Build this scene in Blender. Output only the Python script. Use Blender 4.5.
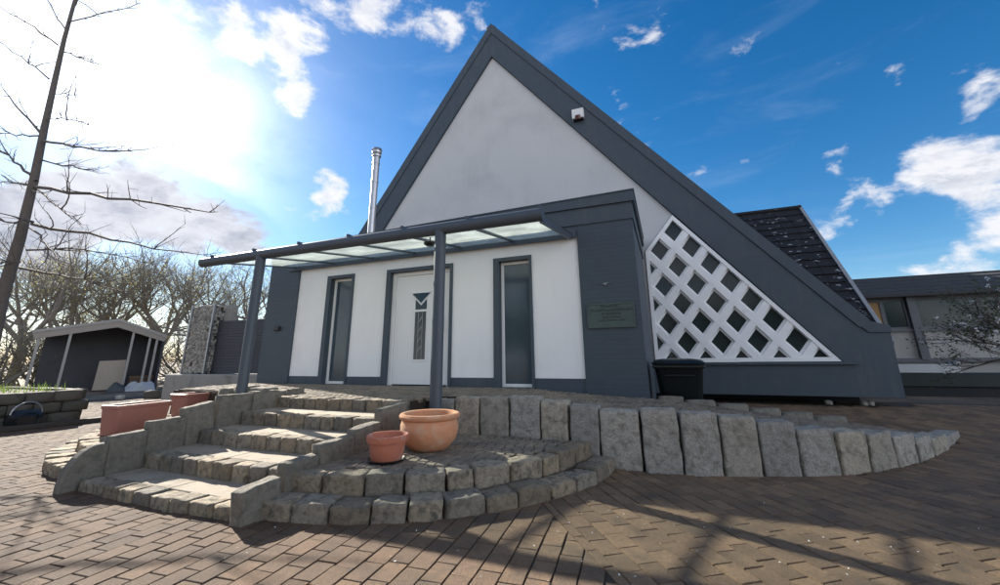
import bpy, bmesh, math, random
from mathutils import Vector, Matrix, noise
random.seed(7)
for o in list(bpy.data.objects): bpy.data.objects.remove(o)
S = bpy.context.scene
COL = S.collection
rad = math.radians
# ---------------------------------------------------------------- camera
CP = Vector((4.30212, -6.46912, 0.479201)); YAW, PIT, ROL = -0.382192, 0.259359, -0.0103188
FPX, PPX, PPY = 400.969, 500.0, 251.107
_f = Vector((math.sin(YAW)*math.cos(PIT), math.cos(YAW)*math.cos(PIT), math.sin(PIT)))
_r0 = Vector((math.cos(YAW), -math.sin(YAW), 0)); _u0 = _r0.cross(_f)
_r = math.cos(ROL)*_r0 + math.sin(ROL)*_u0; _u = -math.sin(ROL)*_r0 + math.cos(ROL)*_u0
cd = bpy.data.cameras.new('camera'); cam = bpy.data.objects.new('camera', cd); COL.objects.link(cam)
cam.matrix_world = Matrix(((_r.x,_u.x,-_f.x,CP.x),(_r.y,_u.y,-_f.y,CP.y),(_r.z,_u.z,-_f.z,CP.z),(0,0,0,1)))
cd.sensor_width = 36; cd.lens = FPX/1000*36; cd.shift_y = (PPY-292.5)/1000
cd.clip_start = .05; cd.clip_end = 3000
S.camera = cam
def ray(px, py): return _f + _r*((px-PPX)/FPX) - _u*((py-PPY)/FPX)
def un(px, py, axis, v):
    i = 'xyz'.index(axis); d = ray(px, py); return CP + d*((v-CP[i])/d[i])
def proj(P):
    d = Vector(P)-CP; z = d.dot(_f)
    return (PPX+FPX*d.dot(_r)/z, PPY-FPX*d.dot(_u)/z, z)
# ---------------------------------------------------------------- world and sun
SUN_EL = rad(27.0); SUN_H = Vector((-.934, .357, 0)).normalized()
SUN = Vector((SUN_H.x*math.cos(SUN_EL), SUN_H.y*math.cos(SUN_EL), math.sin(SUN_EL)))
W = bpy.data.worlds.new('World'); S.world = W; W.use_nodes = True
wt = W.node_tree; wt.nodes.clear()
class G:                                   # tiny node helper
    def __init__(s, t): s.t = t
    def n(s, typ, ins=None, **kw):
        nd = s.t.nodes.new(typ)
        for k, v in kw.items(): setattr(nd, k, v)
        for k, v in (ins or {}).items():
            if isinstance(v, bpy.types.NodeSocket): s.t.links.new(v, nd.inputs[k])
            else: nd.inputs[k].default_value = v
        return nd
    def m(s, op, a, b=0.0, c=None, clamp=False):
        d = {0: a, 1: b}
        if c is not None: d[2] = c
        return s.n('ShaderNodeMath', d, operation=op, use_clamp=clamp).outputs[0]
    def v(s, op, a, b=(0,0,0)): 
        nd = s.n('ShaderNodeVectorMath', {0: a, 1: b}, operation=op)
        return nd.outputs['Value'] if op in ('DOT_PRODUCT','LENGTH') else nd.outputs[0]
    def mix(s, f, a, b, bt='MIX'):
        nd = s.n('ShaderNodeMix', data_type='RGBA', blend_type=bt)
        for k, v in ((0, f), (6, a), (7, b)):
            if isinstance(v, bpy.types.NodeSocket): s.t.links.new(v, nd.inputs[k])
            else: nd.inputs[k].default_value = v if k == 0 else (tuple(v)+(1,))[:4]
        return nd.outputs[2]
    def mr(s, v, a, b, c=0.0, d=1.0, smooth=True):
        return s.n('ShaderNodeMapRange', {0: v, 1: a, 2: b, 3: c, 4: d}, interpolation_type='SMOOTHSTEP' if smooth else 'LINEAR').outputs[0]
    def noise(s, vec, scale, detail=4, rough=.55, dist=0.0):
        nd = s.n('ShaderNodeTexNoise', {'Scale': scale, 'Detail': detail, 'Roughness': rough, 'Distortion': dist})
        if vec is not None: s.t.links.new(vec, nd.inputs['Vector'])
        return nd.outputs[0]
g = G(wt)
tc = g.n('ShaderNodeTexCoord').outputs['Generated']
sky = g.n('ShaderNodeTexSky', sky_type='NISHITA', sun_disc=False, sun_elevation=SUN_EL,
          sun_rotation=math.atan2(SUN.x, SUN.y), air_density=1.0, dust_density=.25, ozone_density=3.0)
skyc = g.n('ShaderNodeHueSaturation', {'Saturation': 1.36, 'Value': .222, 'Color': sky.outputs[0]}).outputs[0]
d = g.v('NORMALIZE', tc)
dz = g.n('ShaderNodeSeparateXYZ', {0: d}).outputs[2]
p = g.v('MULTIPLY', d, (1, 1, 1.75))
dsun = g.v('DOT_PRODUCT', d, tuple(SUN))
def bumps(lst):
    acc = None
    for (px, py, r, a) in lst:
        c = ray(px, py).normalized()
        b = g.mr(g.v('DOT_PRODUCT', d, tuple(c)), math.cos(rad(r)), 1.0, 0.0, a)
        acc = b if acc is None else g.m('ADD', acc, b)
    return acc
white_b = bumps([(400,0,7,.22),(345,-10,7,.2),(470,18,4.5,.2),(205,22,5,.16),(155,8,5,.16),(262,25,4.5,.2),(294,92,4.2,.24),(302,45,4,.2),(328,187,3.4,.2),(440,35,3.5,.14),(235,60,3.5,.15),
                 (960,158,4.6,.17),(1000,182,4.6,.17),(925,168,3.4,.14),(996,92,3.4,.2),(965,75,2.2,.13),(862,203,3.4,.19),(892,200,2.6,.12),(890,82,2.0,.15),(945,268,4.5,.16),(832,228,2.4,.13),(1005,262,5,.18),(20,60,8,.14),(985,215,3.4,.13)])
grey_b = bumps([(165,212,7,.36),(215,232,6.5,.36),(110,195,7,.3),(40,195,8,.3),(250,240,4.5,.25),(20,235,7,.25),(70,230,6,.2)])
n1 = g.noise(p, 5.0, 9, .6, .25)
n1s = g.noise(g.v('ADD', p, tuple(Vector((SUN.x, SUN.y, SUN.z*1.75))*.03)), 5.0, 6, .6, .25)
n2 = g.noise(p, 15.0, 7, .62, .3)
fb = g.m('ADD', g.m('MULTIPLY', g.m('SUBTRACT', n1, .5), 1.25), g.m('MULTIPLY', g.m('SUBTRACT', n2, .5), .45))
fill_cover = g.mr(g.v('DOT_PRODUCT', d, tuple(_f)), -.1, .55, .26, 0.0)      # extra cloud outside the view, added to raise the fill light in shade
dens = g.m('ADD', g.m('ADD', g.m('ADD', fb, .44), fill_cover), g.m('ADD', white_b, g.m('MULTIPLY', grey_b, .8)))
low = g.mr(dz, .02, .25, .07, 0.0)
dens = g.m('ADD', dens, low)
cl = g.mr(dens, .60, .80)
wisp = g.m('MULTIPLY', g.mr(g.noise(g.v('MULTIPLY', d, (1, 1.6, 4)), 3.2, 7, .6, .6), .5, .85), .10)
lit = g.mr(g.m('SUBTRACT', g.m('ADD', n1, g.m('MULTIPLY', n2, .35)), g.m('ADD', n1s, .175)), -.09, .07)
thick = g.mr(dens, .66, .92)
near = g.mr(dsun, .72, 1.0)
grey = g.m('MULTIPLY', grey_b, 2.9, clamp=True)
shade = g.m('SUBTRACT', 1.0, g.m('MULTIPLY', thick, g.m('SUBTRACT', 1.0, lit)), clamp=True)
ccol = g.mix(shade, (.72, .78, .92), (1.36, 1.36, 1.41))
front = g.mr(dsun, -.42, -.85, 1.0, 5.2)                                 # brightens unseen front-lit clouds opposite the sun, to add fill light
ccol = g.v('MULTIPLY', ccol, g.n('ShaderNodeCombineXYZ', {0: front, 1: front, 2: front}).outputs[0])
gcol = g.mix(g.mr(g.m('ADD', g.m('MULTIPLY', n1, .6), g.m('MULTIPLY', n2, .5)), .42, .68), (1.15, 1.15, 1.22), (.58, .60, .72))
ccol = g.mix(grey, ccol, gcol)
col = g.mix(wisp, skyc, (1.45, 1.6, 1.9))
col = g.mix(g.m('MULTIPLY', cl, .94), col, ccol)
# bright veil of thin cloud round the sun
veil = g.m('ADD', g.m('MULTIPLY', g.m('POWER', g.m('MAXIMUM', dsun, 0.0), 62.0), 2.0),
           g.m('MULTIPLY', g.m('POWER', g.m('MAXIMUM', dsun, 0.0), 9.0), .12))
veil = g.m('MULTIPLY', veil, g.mr(g.m('ADD', g.noise(p, 4.0, 7, .6), g.m('MULTIPLY', grey, -.55)), .2, .62, .12, 1.0))
vcol = g.n('ShaderNodeCombineXYZ', {0: veil, 1: g.m('MULTIPLY', veil, .985), 2: g.m('MULTIPLY', veil, .95)}).outputs[0]
col = g.v('ADD', col, vcol)
hz = g.m('MULTIPLY', g.mr(dz, .0, .16, 1.0, 0.0), .6)
col = g.mix(hz, col, (1.65, 1.76, 1.9))
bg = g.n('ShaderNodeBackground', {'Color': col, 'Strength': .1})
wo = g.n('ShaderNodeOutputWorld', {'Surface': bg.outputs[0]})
sd = bpy.data.lights.new('sun', 'SUN'); sd.energy = 2.0; sd.angle = rad(.55); sd.color = (1, .93, .82)
so = bpy.data.objects.new('sun', sd); COL.objects.link(so); so.location = (-20, 10, 20)
so.rotation_euler = SUN.to_track_quat('Z', 'Y').to_euler()
S.view_settings.view_transform = 'Standard'; S.view_settings.look = 'None'
S.view_settings.exposure = 2.85; S.view_settings.gamma = 1
# ---------------------------------------------------------------- materials
def mat(name, base, rough=.8, var=.12, vs=6.0, bump=.0, bs=60.0, metal=0.0, spec=.5, isl=0.0, dirt=None, ds=2.5, dlo=.5, dhi=.7, extra=None, bd=.01, alt=None):
    m = bpy.data.materials.new(name); m.use_nodes = True; t = m.node_tree; k = G(t)
    b = t.nodes['Principled BSDF']; b.inputs['Roughness'].default_value = rough; b.inputs['Metallic'].default_value = metal
    b.inputs['Specular IOR Level'].default_value = spec
    co = k.n('ShaderNodeTexCoord').outputs['Object']
    if isl >= 0:
        geo = k.n('ShaderNodeNewGeometry'); oi = k.n('ShaderNodeObjectInfo')
        rnd = k.m('FRACT', k.m('ADD', geo.outputs['Random Per Island'], k.m('MULTIPLY', oi.outputs['Random'], 7.13)))
        co = k.v('ADD', co, k.n('ShaderNodeCombineXYZ', {0: k.m('MULTIPLY', rnd, 31.0), 1: k.m('MULTIPLY', rnd, 17.0), 2: 0.0}).outputs[0]) if isl > 0 else co
    c = k.mix(k.noise(co, vs, 5, .6), tuple(x*(1-var) for x in base), tuple(min(1, x*(1+var)) for x in base))
    if alt:
        r2 = k.m('FRACT', k.m('MULTIPLY', rnd, 13.7)); c = k.mix(k.mr(r2, .15, 1.0, 0.0, .85), c, k.mix(k.noise(co, vs*.7, 5, .6), tuple(x*(1-var) for x in alt), tuple(x*(1+var) for x in alt)))
    if isl > 0:
        c = k.mix(1.0, c, k.n('ShaderNodeCombineXYZ', {0: k.mr(rnd, 0, 1, 1-isl, 1+isl, False), 1: k.mr(rnd, 0, 1, 1-isl, 1+isl*.95, False), 2: k.mr(rnd, 0, 1, 1-isl*.95, 1+isl*.8, False)}).outputs[0], 'MULTIPLY')
    if dirt:
        wp = k.n('ShaderNodeNewGeometry').outputs['Position']
        c = k.mix(k.mr(k.noise(wp, ds, 6, .62, .3), dlo, dhi), c, dirt)
    if extra: c = extra(k, c, co, b)
    t.links.new(c, b.inputs['Base Color'])
    if bump:
        h = k.noise(co, bs, 8, .72)
        bn = k.n('ShaderNodeBump', {'Strength': bump, 'Distance': bd, 'Height': h})
        t.links.new(bn.outputs[0], b.inputs['Normal'])
    return m
M = {}
def slate_brick(k, c, co, b):
    br = k.n('ShaderNodeTexBrick', {'Scale': 1.0, 'Mortar Size': .006, 'Mortar Smooth': .3, 'Brick Width': .24, 'Row Height': .072, 'Color1': (1,1,1,1), 'Color2': (.94,.94,.94,1), 'Mortar': (.88,.88,.88,1)})
    pos = k.n('ShaderNodeNewGeometry').outputs['Position']; s = k.n('ShaderNodeSeparateXYZ', {0: pos})
    v = k.n('ShaderNodeCombineXYZ', {0: k.m('ADD', s.outputs[0], s.outputs[1]), 1: s.outputs[2], 2: 0.0}).outputs[0]
    k.t.links.new(v, br.inputs['Vector'])
    bn = k.n('ShaderNodeBump', {'Strength': .5, 'Distance': .006, 'Height': k.m('ADD', k.m('SUBTRACT', 1.0, br.outputs['Fac']), k.m('MULTIPLY', k.noise(co, 18, 4), .25))})
    k.t.links.new(bn.outputs[0], b.inputs['Normal'])
    return k.mix(1.0, c, br.outputs['Color'], 'MULTIPLY')
def streaks(amount, tint):
    def f_(k, c, co, b):
        pos = k.n('ShaderNodeNewGeometry').outputs['Position']
        n_a = k.noise(k.v('MULTIPLY', pos, (9, 9, .55)), 1.0, 6, .65); n_b = k.noise(pos, 1.1, 4, .6)
        return k.mix(k.m('MULTIPLY', k.m('MULTIPLY', k.mr(n_a, .48, .75), k.mr(n_b, .4, .65)), amount), c, tint)
    return f_
SL = (.051, .071, .092)
M['slate'] = mat('slate_paint', SL, .55, .14, 3, .15, 40, isl=-1, dirt=(.066,.082,.098), ds=1.3, extra=streaks(.55, (.10,.115,.125)))
M['slate_brick'] = mat('slate_painted_brick', SL, .5, .1, 5, 0, isl=-1, extra=slate_brick)
M['white'] = mat('white_render', (.88, .88, .88), .85, .03, 2.0, .25, 140, isl=-1, dirt=(.80,.79,.78), ds=.9, dlo=.5, dhi=.8, extra=streaks(.16, (.55,.54,.52)))
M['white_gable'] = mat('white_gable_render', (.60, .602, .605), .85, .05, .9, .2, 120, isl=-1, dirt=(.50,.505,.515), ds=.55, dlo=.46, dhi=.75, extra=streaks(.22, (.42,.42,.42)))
M['lattice'] = mat('white_concrete', (.93, .93, .93), .6, .05, 6, .12, 60, isl=-1, dirt=(.7,.7,.68), ds=4, dlo=.55, dhi=.85)
M['pvc'] = mat('white_plastic', (.8, .8, .8), .3, .02, 4, isl=-1)
M['anth'] = mat('anthracite_metal', (.058, .074, .095), .48, .1, 8, .05, 60, isl=-1)
M['granite'] = mat('granite', (.245, .218, .175), .88, .55, 45, 1.0, 30, isl=.30, dirt=(.105,.094,.072), ds=16, dlo=.42, dhi=.72, bd=.025, alt=(.30,.235,.155))
M['palisade'] = mat('grey_granite', (.385, .362, .322), .85, .65, 48, 1.0, 24, isl=.2, dirt=(.19,.175,.145), ds=11, dlo=.42, dhi=.75, bd=.035, alt=(.40,.345,.265))
M['slab'] = mat('weathered_slab', (.185, .168, .138), .9, .45, 34, 1.0, 26, isl=.12, dirt=(.11,.105,.085), ds=12, dlo=.44, dhi=.74, bd=.02)
M['tread'] = mat('sandy_tread', (.31, .265, .205), .92, .3, 55, .5, 70, isl=.08, dirt=(.19,.16,.12), ds=4.5, dlo=.45, dhi=.75)
def paver_tint(k, c, co, b):
    pos = k.n('ShaderNodeNewGeometry').outputs['Position']; s = k.n('ShaderNodeSeparateXYZ', {0: pos})
    f = k.mr(k.m('ADD', s.outputs[0], k.m('MULTIPLY', k.noise(pos, .9, 4), 1.6)), 1.6, 5.0)
    c = k.mix(1.0, c, k.mix(f, (.52, .445, .39), (1.06, 1.0, .90)), 'MULTIPLY')          # browner left, greyer right; sunlit left also darkened, shaded right lifted in colour
    spots = k.mr(k.n('ShaderNodeTexVoronoi', {'Vector': pos, 'Scale': 7.0}).outputs['Distance'], .028, .045, 1.0, 0.0)
    sel = k.mr(k.noise(pos, 1.3, 2), .5, .6)
    c = k.mix(k.m('MULTIPLY', spots, k.m('MULTIPLY', sel, .75)), c, (.55, .53, .48))
    return c
M['paver'] = mat('concrete_paver', (.185, .126, .083), .9, .55, 38, 1.0, 70, isl=.26, dirt=(.088,.066,.048), ds=2.6, dlo=.44, dhi=.74, bd=.014, alt=(.175,.120,.080), extra=paver_tint)
M['joint'] = mat('joint_sand', (.05, .038, .027), .95, .35, 40, .6, 60, isl=-1)
M['sett'] = mat('small_setts', (.20, .165, .125), .85, .3, 50, .6, 60, isl=.2, dirt=(.09,.085,.07), ds=3, dlo=.48, dhi=.7)
M['terra'] = mat('terracotta', (.60, .27, .14), .85, .22, 14, .3, 50, isl=-1, dirt=(.56,.37,.25), ds=7, dlo=.42, dhi=.75)
M['terra_old'] = mat('old_terracotta', (.44, .15, .09), .8, .15, 12, .2, 50, isl=-1, dirt=(.50,.38,.33), ds=9, dlo=.5, dhi=.72)
M['trough'] = mat('brown_plastic_trough', (.29, .12, .095), .5, .1, 5, .05, 50, isl=-1)
M['soil'] = mat('soil', (.045, .033, .024), .95, .4, 30, 1, 40, isl=-1)
M['black'] = mat('black_plastic', (.012, .013, .015), .35, .2, 8, isl=-1)
M['binm'] = mat('dark_green_bin', (.004, .008, .009), .35, .2, 5, isl=-1)
M['steel'] = mat('stainless_steel', (.46, .46, .47), .36, .08, 12, .05, 30, metal=1.0, isl=-1)
def lichen(k, c, co, b):
    pos = k.n('ShaderNodeNewGeometry').outputs['Position']
    n = k.m('MULTIPLY', k.mr(k.noise(k.v('MULTIPLY', pos, (1, 1.6, 1.6)), 5.5, 3, .5), .63, .67), k.mr(k.noise(pos, .8, 2), .40, .55))
    return k.mix(n, c, (.33, .34, .36))
M['tile'] = mat('black_roof_tile', (.011, .011, .014), .75, .3, 10, .3, 40, isl=.2, extra=lichen)
M['verge'] = mat('grey_verge_board', (.30, .31, .32), .6, .1, 5, isl=-1)
M['roof'] = mat('dark_roofing', (.05, .052, .056), .8, .2, 3, isl=-1)
M['bark'] = mat('bark', (.12, .10, .085), .9, .35, 18, .9, 30, isl=-1)
M['bark2'] = mat('pale_bark', (.24, .215, .18), .9, .3, 12, .5, 30, isl=-1)
M['leaf'] = mat('young_leaf', (.30, .285, .14), .6, .25, 4, isl=.3)
M['leaf_dark'] = mat('shrub_leaf', (.085, .105, .04), .5, .25, 4, isl=.35)
M['petal'] = mat('white_blossom', (.75, .73, .7), .6, .05, 4, isl=.05)
M['grass'] = mat('weed', (.10, .15, .03), .7, .25, 4, isl=.3)
for nm_ in ('leaf', 'leaf_dark', 'grass'):
    t_ = M[nm_].node_tree; k = G(t_); b = t_.nodes['Principled BSDF']; src = b.inputs['Base Color'].links[0].from_socket
    tl = k.n('ShaderNodeBsdfTranslucent', {'Color': src}); mx = k.n('ShaderNodeMixShader', {0: .6, 1: b.outputs[0], 2: tl.outputs[0]}); t_.links.new(mx.outputs[0], t_.nodes['Material Output'].inputs[0])
M['bed_block'] = mat('dark_wall_block', (.085, .078, .066), .9, .3, 25, .8, 30, isl=.2, dirt=(.05,.055,.035), ds=4)
M['timber'] = mat('dark_timber', (.045, .038, .032), .85, .3, 20, .5, 30, isl=-1)
M['timber_light'] = mat('brown_timber', (.16, .10, .06), .8, .25, 14, .4, 30, isl=.15)
M['beige'] = mat('beige_board', (.42, .36, .29), .7, .08, 3, isl=-1)
M['shed_fascia'] = mat('pale_shed_fascia', (.36, .345, .32), .6, .08, 3, isl=-1)
M['shed_wall'] = mat('dark_shed_cladding', (.055, .057, .065), .7, .2, 4, isl=-1)
M['shed_roof'] = mat('pale_shed_soffit', (.34, .30, .255), .7, .08, 3, isl=-1)
M['tarp'] = mat('tarpaulin', (.42, .44, .46), .5, .15, 3, .3, 10, isl=-1)
M['tarp_dark'] = mat('dark_tarpaulin', (.05, .06, .065), .5, .2, 3, .3, 10, isl=-1)
M['gabion'] = mat('gabion_stone', (.33, .315, .285), .9, .3, 20, .6, 40, isl=.35)
M['wire'] = mat('zinc_wire', (.35, .36, .37), .4, .1, 8, metal=.8, isl=-1)
M['slatm'] = mat('anthracite_slat', (.055, .058, .07), .6, .15, 6, isl=.08)
M['concrete'] = mat('pale_concrete', (.33, .315, .285), .9, .15, 4, .4, 50, isl=-1, dirt=(.2,.19,.17), ds=2)
M['bwall'] = mat('pale_building_render', (.42, .405, .375), .85, .08, 1.5, .2, 60, isl=-1, dirt=(.34,.33,.30), ds=.8)
M['bgrey'] = mat('grey_column', (.13, .135, .145), .6, .1, 3, isl=-1)
M['orange'] = mat('orange_blind', (.42, .24, .10), .7, .08, 3, isl=-1)
M['bwhite'] = mat('white_ledge', (.72, .73, .74), .5, .04, 3, isl=-1)
M['darkgreen'] = mat('dark_green_panel', (.022, .034, .034), .6, .2, 3, isl=-1)
M['navy'] = mat('dark_plinth', (.014, .017, .022), .7, .2, 3, isl=-1)
M['plaque'] = mat('verdigris_bronze', (.06, .09, .085), .5, .3, 9, .3, 50, isl=-1, dirt=(.065,.105,.085), ds=5)
M['plaque_txt'] = mat('dark_bronze', (.03, .045, .043), .5, .1, 9, isl=-1)
M['red'] = mat('dark_red', (.09, .02, .02), .3, .1, 3, isl=-1)
M['stonew'] = mat('pale_rubble', (.42, .40, .36), .9, .15, 10, .4, 40, isl=.1)
def glassm(name, base, rough, spec=.6):
    m = bpy.data.materials.new(name); m.use_nodes = True; b = m.node_tree.nodes['Principled BSDF']; k = G(m.node_tree)
    b.inputs['Roughness'].default_value = rough; b.inputs['Specular IOR Level'].default_value = spec
    co = k.n('ShaderNodeTexCoord').outputs['Object']
    c = k.mix(k.noise(co, 3, 3), tuple(x*.75 for x in base), tuple(x*1.25 for x in base)); m.node_tree.links.new(c, b.inputs['Base Color'])
    bn = k.n('ShaderNodeBump', {'Strength': .04, 'Distance': .02, 'Height': k.noise(co, 2.5, 2)}); m.node_tree.links.new(bn.outputs[0], b.inputs['Normal'])
    return m
M['glass'] = glassm('dark_window_glass', (.018, .024, .028), .06)
M['glass_frost'] = glassm('frosted_window_glass', (.052, .078, .10), .12)
M['glass_lat'] = glassm('lattice_pane_glass', (.028, .040, .043), .1, .4)
m = bpy.data.materials.new('canopy_glass'); m.use_nodes = True; t = m.node_tree; k = G(t)
tr = k.n('ShaderNodeBsdfTransparent', {'Color': (.93, .97, .95, 1)}); tl = k.n('ShaderNodeBsdfTranslucent', {'Color': (.90, .96, .91, 1)}); gl = k.n('ShaderNodeBsdfGlossy', {'Roughness': .1, 'Color': (.9, .95, .92, 1)})
pn = k.noise(k.n('ShaderNodeNewGeometry').outputs['Position'], 2.2, 5, .6)
m1 = k.n('ShaderNodeMixShader', {0: k.mr(pn, .3, .7, .12, .26), 1: tr.outputs[0], 2: tl.outputs[0]}); m2 = k.n('ShaderNodeMixShader', {0: .06, 1: m1.outputs[0], 2: gl.outputs[0]})
t.links.new(m2.outputs[0], t.nodes['Material Output'].inputs[0]); M['canopy_glass'] = m
# ---------------------------------------------------------------- mesh helpers
class MB:
    def __init__(s): s.v = []; s.f = []
    def add(s, vs, fs):
        o = len(s.v); s.v += [tuple(x) for x in vs]; s.f += [tuple(i+o for i in f) for f in fs]; return s
    def box(s, x0, x1, y0, y1, z0, z1, b=0.0):
        if b <= 0:
            return s.add([(x0,y0,z0),(x1,y0,z0),(x1,y1,z0),(x0,y1,z0),(x0,y0,z1),(x1,y0,z1),(x1,y1,z1),(x0,y1,z1)],
                         [(3,2,1,0),(4,5,6,7),(0,1,5,4),(1,2,6,5),(2,3,7,6),(3,0,4,7)])
        return s.hull_box(Vector(((x0+x1)/2,(y0+y1)/2,(z0+z1)/2)), ((x1-x0)/2,(y1-y0)/2,(z1-z0)/2), b)
    def hull_box(s, c, h, b, rz=0.0, jit=0.0, rnd=random, ax=None):
        pts = []
        for a in range(3):
            for sx in (-1,1):
                for sy in (-1,1):
                    for sz in (-1,1):
                        q = [sx*(h[0]-b), sy*(h[1]-b), sz*(h[2]-b)]; q[a] = (sx,sy,sz)[a]*h[a]
                        pts.append(Vector(q))
        def idx(a, sx, sy, sz): return a*8 + (sx>0)*4 + (sy>0)*2 + (sz>0)
        fs = []
        for a in range(3):
            o = [i for i in range(3) if i != a]
            for sg in (-1,1):
                q = []
                for (p_, r_) in ((-1,-1),(1,-1),(1,1),(-1,1)):
                    w = [0,0,0]; w[a] = sg; w[o[0]] = p_; w[o[1]] = r_; q.append(idx(a,*w))
                if (sg > 0) == (a == 1): q = q[::-1]
                fs.append(tuple(q))
        for a in range(3):
            b1, c1 = [i for i in range(3) if i != a]
            for s1 in (-1,1):
                for s2 in (-1,1):
                    w = [0,0,0]; w[b1] = s1; w[c1] = s2
                    lo = list(w); hi = list(w); lo[a] = -1; hi[a] = 1
                    fs.append((idx(b1,*lo), idx(b1,*hi), idx(c1,*hi), idx(c1,*lo)))
        for sx in (-1,1):
            for sy in (-1,1):
                for sz in (-1,1): fs.append((idx(0,sx,sy,sz), idx(1,sx,sy,sz), idx(2,sx,sy,sz)))
        R = Matrix.Rotation(rz, 3, 'Z') if ax is None else ax
        vs = []
        for q in pts:
            if jit: q = q + Vector((rnd.uniform(-jit,jit), rnd.uniform(-jit,jit), rnd.uniform(-jit,jit)))
            vs.append(Vector(c) + R @ q)
        return s.add(vs, fs)
    def prism(s, poly, a, y0, y1):             # poly in the two other axes of axis a, extruded y0..y1
        n = len(poly)
        def P(p, t): return {'y': (p[0], t, p[1]), 'x': (t, p[0], p[1]), 'z': (p[0], p[1], t)}[a]
        vs = [P(p, y0) for p in poly] + [P(p, y1) for p in poly]
        return s.add(vs, [tuple(range(n)), tuple(range(2*n-1, n-1, -1))] + [(i, i+n, (i+1)%n+n, (i+1)%n) for i in range(n)])
    def tube(s, p0, p1, r0, r1=None, n=10, caps=True):
        r1 = r0 if r1 is None else r1
        p0 = Vector(p0); p1 = Vector(p1); dd = (p1-p0)
        if dd.length < 1e-6: return s
        q = dd.to_track_quat('Z', 'Y'); vs = []
        for P, r in ((p0, r0), (p1, r1)):
            for i in range(n):
                a = 2*math.pi*i/n; vs.append(P + q @ Vector((r*math.cos(a), r*math.sin(a), 0)))
        fs = [(i, (i+1)%n, (i+1)%n+n, i+n) for i in range(n)]
        if caps: fs += [tuple(range(n-1, -1, -1)), tuple(range(n, 2*n))]
        return s.add(vs, fs)
    def lathe(s, prof, c, n=40):
        o = len(s.v); c = Vector(c)
        for (r, z) in prof:
            for i in range(n):
                a = 2*math.pi*i/n; s.v.append((c.x+r*math.cos(a), c.y+r*math.sin(a), c.z+z))
        for j in range(len(prof)-1):
            for i in range(n): s.f.append((o+j*n+i, o+j*n+(i+1)%n, o+(j+1)*n+(i+1)%n, o+(j+1)*n+i))
        return s
    def build(s, name, material, parent=None, smooth=False, fix=True):
        me = bpy.data.meshes.new(name); me.from_pydata(s.v, [], s.f); me.update()
        if fix or smooth:
            bm = bmesh.new(); bm.from_mesh(me)
            if fix: bmesh.ops.recalc_face_normals(bm, faces=bm.faces[:])
            if smooth:
                for f in bm.faces: f.smooth = True
                for e in bm.edges:
                    if len(e.link_faces) == 2 and e.calc_face_angle(0) > rad(38): e.smooth = False
            bm.to_mesh(me); bm.free()
        return link(name, me, material, parent)
def link(name, me, material, parent=None):
    if material is not None and not me.materials: me.materials.append(M[material] if isinstance(material, str) else material)
    o = bpy.data.objects.new(name, me); COL.objects.link(o)
    if parent is not None:
        o.parent = parent
        o.matrix_parent_inverse = Matrix.Translation(-Vector(parent_loc(parent)))
    return o
def parent_loc(o):
    v = Vector(o.location); 
    return v if o.parent is None else v
def tag(o, label=None, cat=None, group=None, kind=None):
    for k_, v_ in (('label', label), ('category', cat), ('group', group), ('kind', kind)):
        if v_: o[k_] = v_
    return o
def thing(name, label, cat, loc=(0,0,0), group=None):
    o = bpy.data.objects.new(name, None); COL.objects.link(o); o.location = loc; o.empty_display_size = .2
    return tag(o, label, cat, group)
def sub(name, parent, mb, material, smooth=False, label=None, kind=None):   # a child mesh; its parts keep world coordinates
    o = mb.build(name, material, None, smooth); o.parent = parent
    L_ = Vector((0,0,0)); q = parent
    while q is not None: L_ += Vector(q.location); q = q.parent
    o.matrix_parent_inverse = Matrix.Identity(4); o.location = -L_
    return tag(o, label, kind=kind)
def rough_block(h, seed, n=4, bev=.16, amp=.012, freq=7.0, smooth=True):
    """a hewn stone: a subdivided rounded box with an uneven skin; h are half sizes"""
    mb = MB(); key = {}
    def vert(q):
        kx = tuple(round(c, 4) for c in q)
        if kx in key: return key[kx]
        P = Vector((q[0]*h[0], q[1]*h[1], q[2]*h[2])); r = bev*min(h)*2
        inner = Vector([max(-(h[i]-r), min(h[i]-r, P[i])) for i in range(3)])
        dv = P-inner
        if dv.length > 1e-6: P = inner + dv.normalized()*r
        nn = noise.noise_vector(P*freq + Vector((seed*3.7, seed*1.3, seed*7.1)))
        n2 = noise.noise_vector(P*freq*2.7 + Vector((seed*1.7, seed*2.3, seed*.1)))
        n3 = noise.noise_vector(P*freq*7.0 + Vector((seed*.7, seed*5.3, seed*.9)))
        P = P + nn*amp + n2*amp*.55 + n3*amp*.35
        key[kx] = len(mb.v); mb.v.append(tuple(P)); return key[kx]
    for a in range(3):
        for sg in (-1, 1):
            for i in range(n):
                for j in range(n):
                    q = []
                    for (di, dj) in ((0,0),(1,0),(1,1),(0,1)):
                        w = [0,0,0]; w[a] = sg; w[(a+1)%3] = -1+2*(i+di)/n; w[(a+2)%3] = -1+2*(j+dj)/n; q.append(vert(w))
                    mb.f.append(tuple(q if sg > 0 else q[::-1]))
    me = bpy.data.meshes.new('stone'); me.from_pydata(mb.v, [], mb.f); me.update()
    if smooth:
        for f_ in me.polygons: f_.use_smooth = True
    return me
def put(name, me, material, parent, loc, rz=0.0, scale=(1,1,1), rx=0.0, ry=0.0):
    me2 = me
    o = bpy.data.objects.new(name, me2); COL.objects.link(o)
    if not me2.materials: me2.materials.append(M[material])
    o.parent = parent
    L_ = Vector((0,0,0)); q = parent
    while q is not None: L_ += Vector(q.location); q = q.parent
    o.location = Vector(loc)-L_; o.rotation_euler = (rx, ry, rz); o.scale = scale
    return o
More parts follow.
